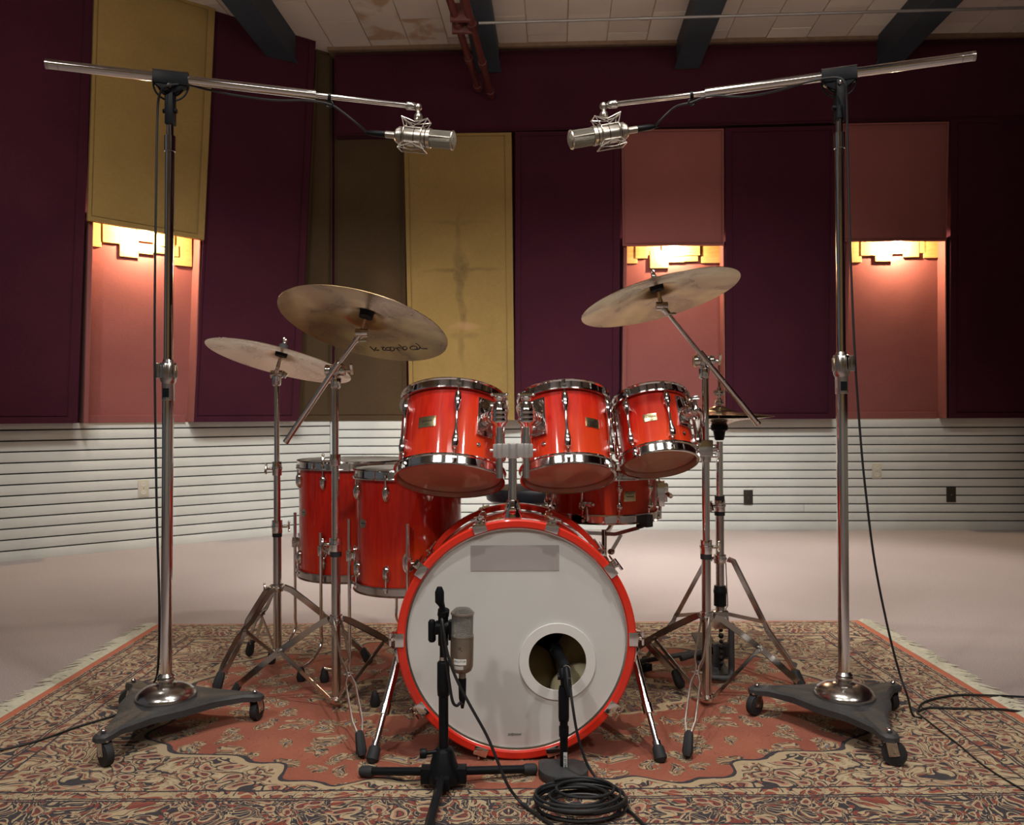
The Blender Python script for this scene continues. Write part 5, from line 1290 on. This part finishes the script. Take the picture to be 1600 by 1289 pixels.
# ------------------------------------------------------------------ overhead microphones with their wire cradles
MESHM = mat('mic_grille_mesh', (.26, .24, .20), .5, 1.0, bump=1.0, bs=900)
def overhead(label, mlabel, elbow_px, joint_px, tail, tip, Y, flip):
    el = P(*elbow_px, Y); jo = P(*joint_px, Y); A = P(*tail, Y+.005); B = P(*tip, Y-.03)
    d = (B-A).normalized(); L = (B-A).length; R = .0285; upn = (UP-d*UP.dot(d)).normalized(); sd = d.cross(upn)
    # microphone
    th = Thing('condenser_microphone', label, 'microphone', A, 'overhead microphones')
    M = frame(A, d)
    th.part('body', Geo().lathe([(.010, L*.14), (.018, L*.145), (.023, L*.17), (.023, L*.19), (.0275, L*.20), (.0275, L*.23), (R-.001, L*.235), (R, L*.25), (R, L*.60), (R-.001, L*.605)], M, 32), NICKEL)
    th.part('connector', Geo().tube(A, A+d*(L*.15), .0105, n=18), NICKEL)
    th.part('collar_ring', Geo().lathe([(R-.001, L*.60), (R+.001, L*.605), (R+.001, L*.655), (R-.001, L*.66)], M, 32), NICKEL)
    for q in (.26, .43, .59): th.part('groove_band', Geo().lathe([(R, L*q), (R+.0006, L*q), (R+.0006, L*q+.0022), (R, L*q+.0022)], M, 32, loop=True), BLK)
    gr = th.part('grille', Geo().lathe([(R-.002, L*.655), (R-.0015, L*.95), (R-.004, L*.985), (.018, L), (.001, L*1.005)], M, 32), MESHM, label='metal mesh grille')
    g = Geo()
    for s in (-1, 1): g.tube(A+d*(L*.65)+sd*(s*.0275), A+d*(L*.975)+sd*(s*.026), .0016, n=6)
    g.lathe([(R-.001, L*.955), (R+.0008, L*.96), (R+.0004, L*.975), (R-.002, L*.975)], M, 32)
    th.part('grille_rib', g, NICKEL, parent=gr)
    # cradle
    ck = Thing('shock_mount', mlabel, 'shock mount', jo, 'wire microphone cradles')
    g = Geo().ball(el, .0125, 14).tube(el, jo, .007, n=12).ball(jo, .0135, 14)
    ck.part('swivel', g, NICKEL)
    mid = A+d*(L*.41); topc = mid+upn*(R+.022)
    ck.part('stem', Geo().tube(jo, topc, .008, .006, n=12), NICKEL)
    W = .045
    pts = {}
    for sgn in (1, -1):
        for e in (-1, 1):
            ring = [mid+upn*(sgn*(R+.012))+d*(e*W*.9+0)+sd*q+upn*(sgn*.012 if sgn > 0 else sgn*.0) for q in (-.022, .022)]
            pts[(sgn, e)] = ring
        g = Geo(); base = mid+upn*(sgn*(R+.014))
        for q in (0, 1):
            g.path([pts[(sgn, -1)][q], base+sd*(.012 if q else -.012), pts[(sgn, 1)][q]], .0019, 8)
        for e in (-1, 1): g.path([pts[(sgn, e)][0], pts[(sgn, e)][1]], .0019, 8)
        ck.part('outer_wire', g, NICKEL)
    g = Geo()
    for e in (-.62, .62):
        cen = mid+d*(e*W); g.path([cen+(upn*math.cos(t)+sd*math.sin(t))*(R+.003) for t in [2*PI*i/28 for i in range(28)]], .0019, 8, closed=True)
    for t in (PI/4, 3*PI/4, 5*PI/4, 7*PI/4): r = (upn*math.cos(t)+sd*math.sin(t))*(R+.003); g.tube(mid-d*(W*.62)+r, mid+d*(W*.62)+r, .0019, n=8)
    ck.part('inner_cage', g, NICKEL)
    g = Geo()
    for sgn in (1, -1):
        for e in (-1, 1):
            for q in (0, 1):
                t = PI/4*(1 if q else -1) if sgn > 0 else PI-PI/4*(1 if q else -1)
                g.path([pts[(sgn, e)][q], mid+d*(e*W*.62)+(upn*math.cos(t)+sd*math.sin(t))*(R+.003)], .0014, 6)
                g.path([pts[(sgn, e)][q], mid+d*(-e*W*.1)+(upn*math.cos(t)+sd*math.sin(t))*(R+.004)], .0012, 6)
    ck.part('elastic_cord', g, mat('grey_elastic', (.30, .28, .25), .7))
    return A, d
A1, dm1 = overhead('silver condenser microphone on left boom, pointing right over the kit', 'wire cradle holding the left overhead microphone', (653, 168), (653.5, 183), (603, 210), (711, 220), 2.52, 1)
A2, dm2 = overhead('silver condenser microphone on right boom, pointing left over the kit', 'wire cradle holding the right overhead microphone', (943, 166), (943.5, 180), (995, 202), (889, 219), 2.51, -1)
CONN = BLK
def cable(label, pts, r=.0032, name='microphone_cable', grp=None, plug=None):
    th = Thing(name, label, 'cable', pts[0] if plug is None else pts[0], grp)
    th.part('cord', Geo().path(smooth(pts, 6), r, 8), CABLE)
    if plug:
        p, d = plug; th.part('plug', Geo().path([p+d*.004, p, p-d*.045, p-d*.062, p-d*.07], [.008, .0098, .0088, .005, .0035], 14), CONN)
    return th
_, pv, Bk_, Cn, kc, d2, on = s1
def under(t, a, b, sag=.0): return a.lerp(b, t)-UP*(sag*4*t*(1-t))
cyl = LS[1]
pts = [A1-dm1*.06, P(560, 195, 2.50), P(535, 175, 2.48), kc-UP*.022, P(480, 157, 2.455), P(430, 156.5, 2.44), P(370, 149, 2.42), P(320, 139, 2.40), P(290, 132, 2.375), P(262, 134, 2.345), P(250, 146, 2.35)]
pts += [P(246, 180, 2.36), P(244, 300, 2.36), P(242, 450, 2.36), P(242, 600, 2.36), P(245, 800, 2.36), P(249, 950, 2.37), P(247, 1040, 2.40), P(240, 1068, 2.44), G(222, 1092, .03)]
pts = pts+[G(205, 1106, .016), G(178, 1118, .014), G(120, 1136, .014), G(60, 1157, .014), G(0, 1172, .014), G(-80, 1190, .014)]
cable('black cable down the left tall stand and across the rug to the left', pts, .0033, plug=(A1, dm1))
_, pv, Bk_, Cn, kc, d2, on = s2
pts = [A2-dm2*.06, P(1030, 190, 2.50), P(1055, 167, 2.48), kc-UP*.022, P(1110, 149.5, 2.44), P(1160, 151, 2.43), P(1210, 143, 2.41), P(1262, 128, 2.38), P(1305, 121, 2.335), P(1320, 130, 2.32), P(1323, 160, 2.33)]
pts += [P(1325, 260, 2.35), P(1329, 400, 2.36), P(1336, 560, 2.36), P(1345, 690, 2.37), P(1354, 780, 2.37), P(1367, 880, 2.38), P(1387, 980, 2.39), P(1405, 1050, 2.39), P(1418, 1088, 2.37)]
cable('black cable hanging off the right tall stand down to its wheel', pts+[G(1426, 1117, .016), G(1440, 1122, .014)], .0033, plug=(A2, dm2))
cable('black cable running off the rug to the right, upper of two', [G(1434, 1112, .014), G(1440, 1100, .014), G(1460, 1092, .014), G(1500, 1086, .014), G(1560, 1087, .014), G(1600, 1089, .01), G(1700, 1094, .006)], .0036)
cable('black cable running off the rug to the right, lower of two', [G(1434, 1112, .014), G(1452, 1106, .014), G(1500, 1107, .014), G(1560, 1108, .014), G(1600, 1112, .01), G(1700, 1120, .006)], .0036)
cable('thin dark cord trailing on the rug toward the lower right from right stand', [G(1432, 1112, .014), G(1447, 1124, .014), G(1470, 1142, .014), G(1500, 1165, .013), G(1540, 1198, .013), G(1610, 1240, .013), G(1700, 1280, .013)], .0022)

# ------------------------------------------------------------------ black tripod stand with the large silver microphone
FY = 2.0; px_ = P(693, 1100, FY).x
th = Thing('short_microphone_stand', 'low black tripod microphone stand in front of the bass drum', 'microphone stand', (px_, FY, RUGZ))
zhub0, zhub1 = P(690, 1222, FY).z, P(690, 1168, FY).z
zh0 = max(zhub0, RUGZ+.012)
g = Geo().lathe([(.020, 0), (.040, .004), (.042, .020), (.036, .035), (.024, zhub1-zh0-.006), (.019, zhub1-zh0), (.014, zhub1-zh0+.002)], Matrix.Translation((px_, FY, zh0)), 12)
g.box((px_-.03, FY, zh0+.020), (.05, .034, .036)).box((px_+.03, FY, zh0+.020), (.05, .034, .036)).box((px_, FY-.03, zh0+.016), (.034, .05, .03))
g.tube((px_-.015, FY-.01, zhub1-.006), (px_-.048, FY-.014, zhub1-.008), .0045).tube((px_-.040, FY-.014, zhub1-.008), (px_-.056, FY-.015, zhub1-.008), .012, n=12)
th.part('hub', g, BLK, bevel=.002)
for e in (G(563, 1214, RUGZ+.0), G(838, 1210, RUGZ+.0), Vector((P(688, 1280, FY).x-.012, 1.63, RUGZ))):
    a = Vector((px_, FY, zh0+.026)); e = e+UP*.014; d = (e-a).normalized()
    l = th.part('leg', Geo().tube(a+d*.03, e-d*.02, .0100, n=16), BLK)
    th.part('rubber_foot', Geo().path([e-d*.034, e-d*.028, e-d*.004, e], [.011, .0135, .0135, .010], 14), RUB, parent=l)
zz = lambda y: P(693, y, FY).z
th.part('outer_tube', Geo().tube((px_, FY, zhub1-.03), (px_, FY, zz(1084)), .0118, n=20), BLK)
th.part('clutch', Geo().lathe([(.0118, 0), (.0145, .003), (.0155, .02), (.0150, zz(1033)-zz(1088)-.004), (.0125, zz(1033)-zz(1088))], Matrix.Translation((px_, FY, zz(1088))), 20), BLK)
tx = P(692, 950, FY).x
th.part('inner_tube', Geo().tube((px_, FY, zz(1035)), (px_, FY, zz(1000)), .0088, n=16), BLK)
th.part('lock_ring', Geo().tube((px_, FY, zz(1031)), (px_, FY, zz(1025.5)), .0096, n=16), CHD, label='thin brass-coloured ring')
hz = zz(980)
g = Geo().tube((px_, FY, zz(1008)), (px_, FY, zz(960)), .0125, n=16).tube((px_-.018, FY, hz), (px_+.018, FY, hz), .0165, n=20).tube((px_-.030, FY, hz), (px_-.018, FY, hz), .007)
g.tube((px_+.0, FY, zz(962)), (px_+.002, FY-.004, zz(952)), .0145)
th.part('swivel_joint', g, BLK, bevel=.0015)
kx = P(675, 985, FY).x
th.part('wing_knob', Geo().path([(kx, FY, zz(1003)), (kx, FY, zz(1000)), (kx, FY, zz(972)), (kx, FY, zz(968))], [.006, .0095, .0095, .006], 12).box((kx+.008, FY, zz(985)), (.014, .014, .018)), BLK, bevel=.001)
th.part('boom_stub', Geo().tube((px_+.002, FY-.004, zz(962)), (P(690, 935, FY).x, FY-.014, zz(938)), .0075).path([(P(690, 940, FY).x, FY-.014, zz(943)), (P(688, 935, FY).x, FY-.018, zz(937)), (P(688, 922, FY).x, FY-.022, zz(922)), (P(688, 914, FY).x, FY-.022, zz(914))], [.007, .0112, .0112, .006], 14), BLK)
# large microphone
MX = P(721, 1000, 1.98).x; mz0 = P(720, 1049, 1.98).z; mz1 = P(720, 948.5, 1.98).z; mzg = P(720, 993, 1.98).z; MYy = 1.98; Rm = .0275
tl = Matrix.Rotation(math.radians(1.2), 4, 'Y')
MM = Matrix.Translation((MX, MYy, mz0)) @ tl
th2 = Thing('condenser_microphone', 'large worn silver microphone with white label in front of the bass drum', 'microphone', M=MM)
BODYM = mat('worn_bronze_silver', (.36, .31, .25), .42, .9, var=(.26, .22, .17), vs=25, rvar=.25)
hg = mzg-mz0; ht_ = mz1-mz0
th2.part('body', Geo().lathe([(.001, -.002), (.017, -.001), (.024, .004), (Rm, .014), (Rm+.0004, hg-.002), (Rm, hg)], None, 40), BODYM, local=True)
th2.part('grille', Geo().lathe([(Rm-.0014, hg), (Rm-.0014, ht_-.016), (Rm-.001, ht_-.013), (Rm-.002, ht_-.010), (.018, ht_-.003), (.001, ht_)], None, 40), mat('grey_mesh', (.27, .26, .24), .5, .9, bump=1.0, bs=1100), local=True, label='grey wire mesh head')
th2.part('grille_ring', Geo().lathe([(Rm-.001, ht_-.018), (Rm+.001, ht_-.016), (Rm+.001, ht_-.0125), (Rm-.001, ht_-.0115)], None, 40).lathe([(Rm, hg-.001), (Rm+.001, hg), (Rm+.001, hg+.002), (Rm-.001, hg+.0025)], None, 40), NICKEL, local=True)
LAB = mat('white_paper_label', (.72, .72, .70), .6); LAB2 = mat('grey_paper_label', (.45, .43, .40), .6)
lb = th2.part('paper_label', Geo().arc_plate(Rm+.0003, -.70, .45, .023, .0365, .0003), LAB, local=True, label='white label with black lettering')
th2.part('paper_label', Geo().arc_plate(Rm+.0003, -.62, .20, .012, .020, .0003), LAB2, local=True, label='small grey label')
def wrap_text(th, txt, size, R, a, z, parent, sx=1.0):
    x = pol(1, a+PI/2); TM = Matrix((x, UP, pol(1, a))).transposed().to_4x4(); TM.translation = pol(R, a, z)
    gg = text_geo(txt, size, TM, .0001, sx)
    for i, v in enumerate(gg.v): u = (v-pol(R, a, z)).dot(x); gg.v[i] = pol(R, a+u/R, v.z)
    th.part('label_lettering', gg, INK, parent=parent, local=True, smooth=False)
wrap_text(th2, 'IRILLITOR', .0068, Rm+.0008, -.12, .031, lb)
th2.part('lettering', (lambda gg: gg)(Geo().box(pol(Rm+.0003, -.15, .062), (.007, .001, .006)).box(pol(Rm+.0003, .02, .056), (.002, .001, .004))), mat('engraved_dark', (.08, .06, .05), .6), local=True, smooth=False)
th2.part('connector', Geo().tube((.002, 0, -.020), (.002, 0, .0), .0085, n=16), BODYM, local=True)
# arm from stand to mic
th.part('microphone_clip', Geo().tube((px_+.012, FY, hz), (MX-.024, MYy+.004, hz), .010).box((MX-.026, MYy+.012, hz-.004), (.010, .03, .045)), BLK, bevel=.002)
pm = MM @ Vector((.002, 0, -.018)); dz = Vector((0, 0, 1))
pts = [pm-dz*.062, P(721, 1096, 1.97), P(715, 1102, 1.965), P(708, 1096, 1.96), P(704, 1070, 1.955), P(698, 1040, 1.955), P(691, 1000, 1.96), P(689, 975, 1.965), P(691, 985, 1.955), P(699, 1020, 1.95), P(715, 1065, 1.94), P(735, 1105, 1.935), P(760, 1150, 1.93), P(777, 1190, 1.92), P(793, 1222, 1.91), G(812, 1250, .02), G(832, 1268, .016), G(850, 1280, .016)]
pts = [pm-dz*.062, P(719, 1098, 1.965), P(714, 1102.5, 1.962), P(708, 1098, 1.958), P(704, 1080, 1.955), P(699, 1045, 1.955), P(692, 1005, 1.960), P(690, 975, 1.968), P(690.5, 968, 1.962), P(693, 985, 1.952), P(699, 1020, 1.945), P(712, 1058, 1.94), P(735, 1103, 1.935), P(760, 1148, 1.93), P(777, 1188, 1.92), P(793, 1226, 1.91), G(812, 1252, .02), G(832, 1268, .016), G(852, 1282, .016), G(880, 1300, .016)]
cable('black cable looping from the large silver microphone down to the rug', pts, .0036, plug=(pm, dz))

# ------------------------------------------------------------------ kick drum microphone on a small weighted stand
KY = 2.065; KX = P(881, 1150, KY).x
th = Thing('desk_microphone_stand', 'small black stand with heavy rounded base before the port hole', 'microphone stand', (KX, KY, RUGZ))
pl = [(math.cos(t)*.062, math.sin(t)*.062) for t in [math.radians(q) for q in range(-190, 60, 10)]]+[(.035, .052), (-.052, .052), (-.061, .040)]
bcx = P(880, 1205, KY).x
g = Geo().prism(pl, .022, Matrix.Translation((bcx, KY-.008, RUGZ+.001))); th.part('base', g, IRON, bevel=.004)
zk = lambda y: P(881, y, KY).z
th.part('post', Geo().tube((KX, KY, RUGZ+.022), (KX, KY, zk(1120)), .0102, n=18).tube((KX, KY, zk(1150)), (KX, KY, zk(1135)), .0125), BLK)
th.part('clutch', Geo().lathe([(.010, 0), (.0125, .003), (.0135, .012), (.0135, zk(1072)-zk(1128)-.012), (.011, zk(1072)-zk(1128))], Matrix.Translation((KX, KY, zk(1128))), 18), BLK)
lb = th.part('paper_label', Geo().box((KX+.003, KY-.0104, zk(1187)), (.0095, .0006, zk(1173)-zk(1201))), LAB, label='white vertical label', smooth=False)
TMr = Matrix.Translation((KX+.003, KY-.0110, zk(1187))) @ TM @ Matrix.Rotation(PI/2, 4, 'Z')
th.part('label_lettering', text_geo('8EU0 P', .0090, TMr, .0002, 1.1), INK, parent=lb, smooth=False)
sw = P(880, 1058, KY); th.part('swivel_clip', Geo().tube((KX, KY, zk(1074)), sw, .0075).ball(sw, .011, 12).tube(sw-Vector((.014, 0, 0)), sw+Vector((.014, 0, 0)), .007).tube(sw, P(879, 1045, KY+.01), .0115), BLK, bevel=.001)
a = P(884, 1044, 2.075); b = P(867, 1012, 2.235); d = (b-a).normalized(); L = (b-a).length
th = Thing('dynamic_microphone', 'black cylindrical microphone poking into the bass drum port', 'microphone', a)
M = frame(a, d)
th.part('body', Geo().lathe([(.008, 0), (.0125, .002), (.0135, .02), (.0145, .035), (.0135, .04), (.0135, L*.72), (.0155, L*.76), (.0165, L*.96), (.013, L), (.001, L*1.01)], M, 26), BLK)
th.part('grille', Geo().lathe([(.0145, L*.78), (.0172, L*.80), (.0172, L*.94), (.0145, L*.97)], M, 26), mat('black_mesh', (.02, .02, .022), .6, .5, bump=1., bs=900))
th.part('connector', Geo().tube(a-d*.008, a+d*.002, .0105), CH, label='bright metal connector ring')
e = a-d*.008
pts = [e-d*.040-UP*.008, P(891, 1072, 2.03), P(895, 1105, 2.01), P(903, 1150, 2.0), P(918, 1195, 1.99), P(940, 1225, 1.97), G(965, 1250, .018), G(985, 1268, .016), G(1010, 1292, .016)]
cable('black cable curving from the port hole microphone to the coil on the rug', pts, .0034, plug=(e, (d*.5+UP*.6).normalized()))
# coil of cable
cc = G(905, 1270, .0)
pts = []; N = 9
for i in range(N*24):
    t = 2*PI*i/24; lay = i/24
    r = .078+.020*math.sin(lay*2.1)+.008*math.sin(lay*5+1)
    pts.append(Vector((cc.x+math.cos(t+2.5)*r*1.12+.010*math.sin(lay*1.7), cc.y+math.sin(t+2.5)*r*.80+.008*math.cos(lay*2.3), RUGZ+.005+.0042*(i*1.0/24))))
th = Thing('cable_coil', 'coiled bundle of black cable on the rug at the bottom edge', 'cable', (cc.x, cc.y, RUGZ))
th.part('cord', Geo().path(pts, .0036, 8), CABLE)
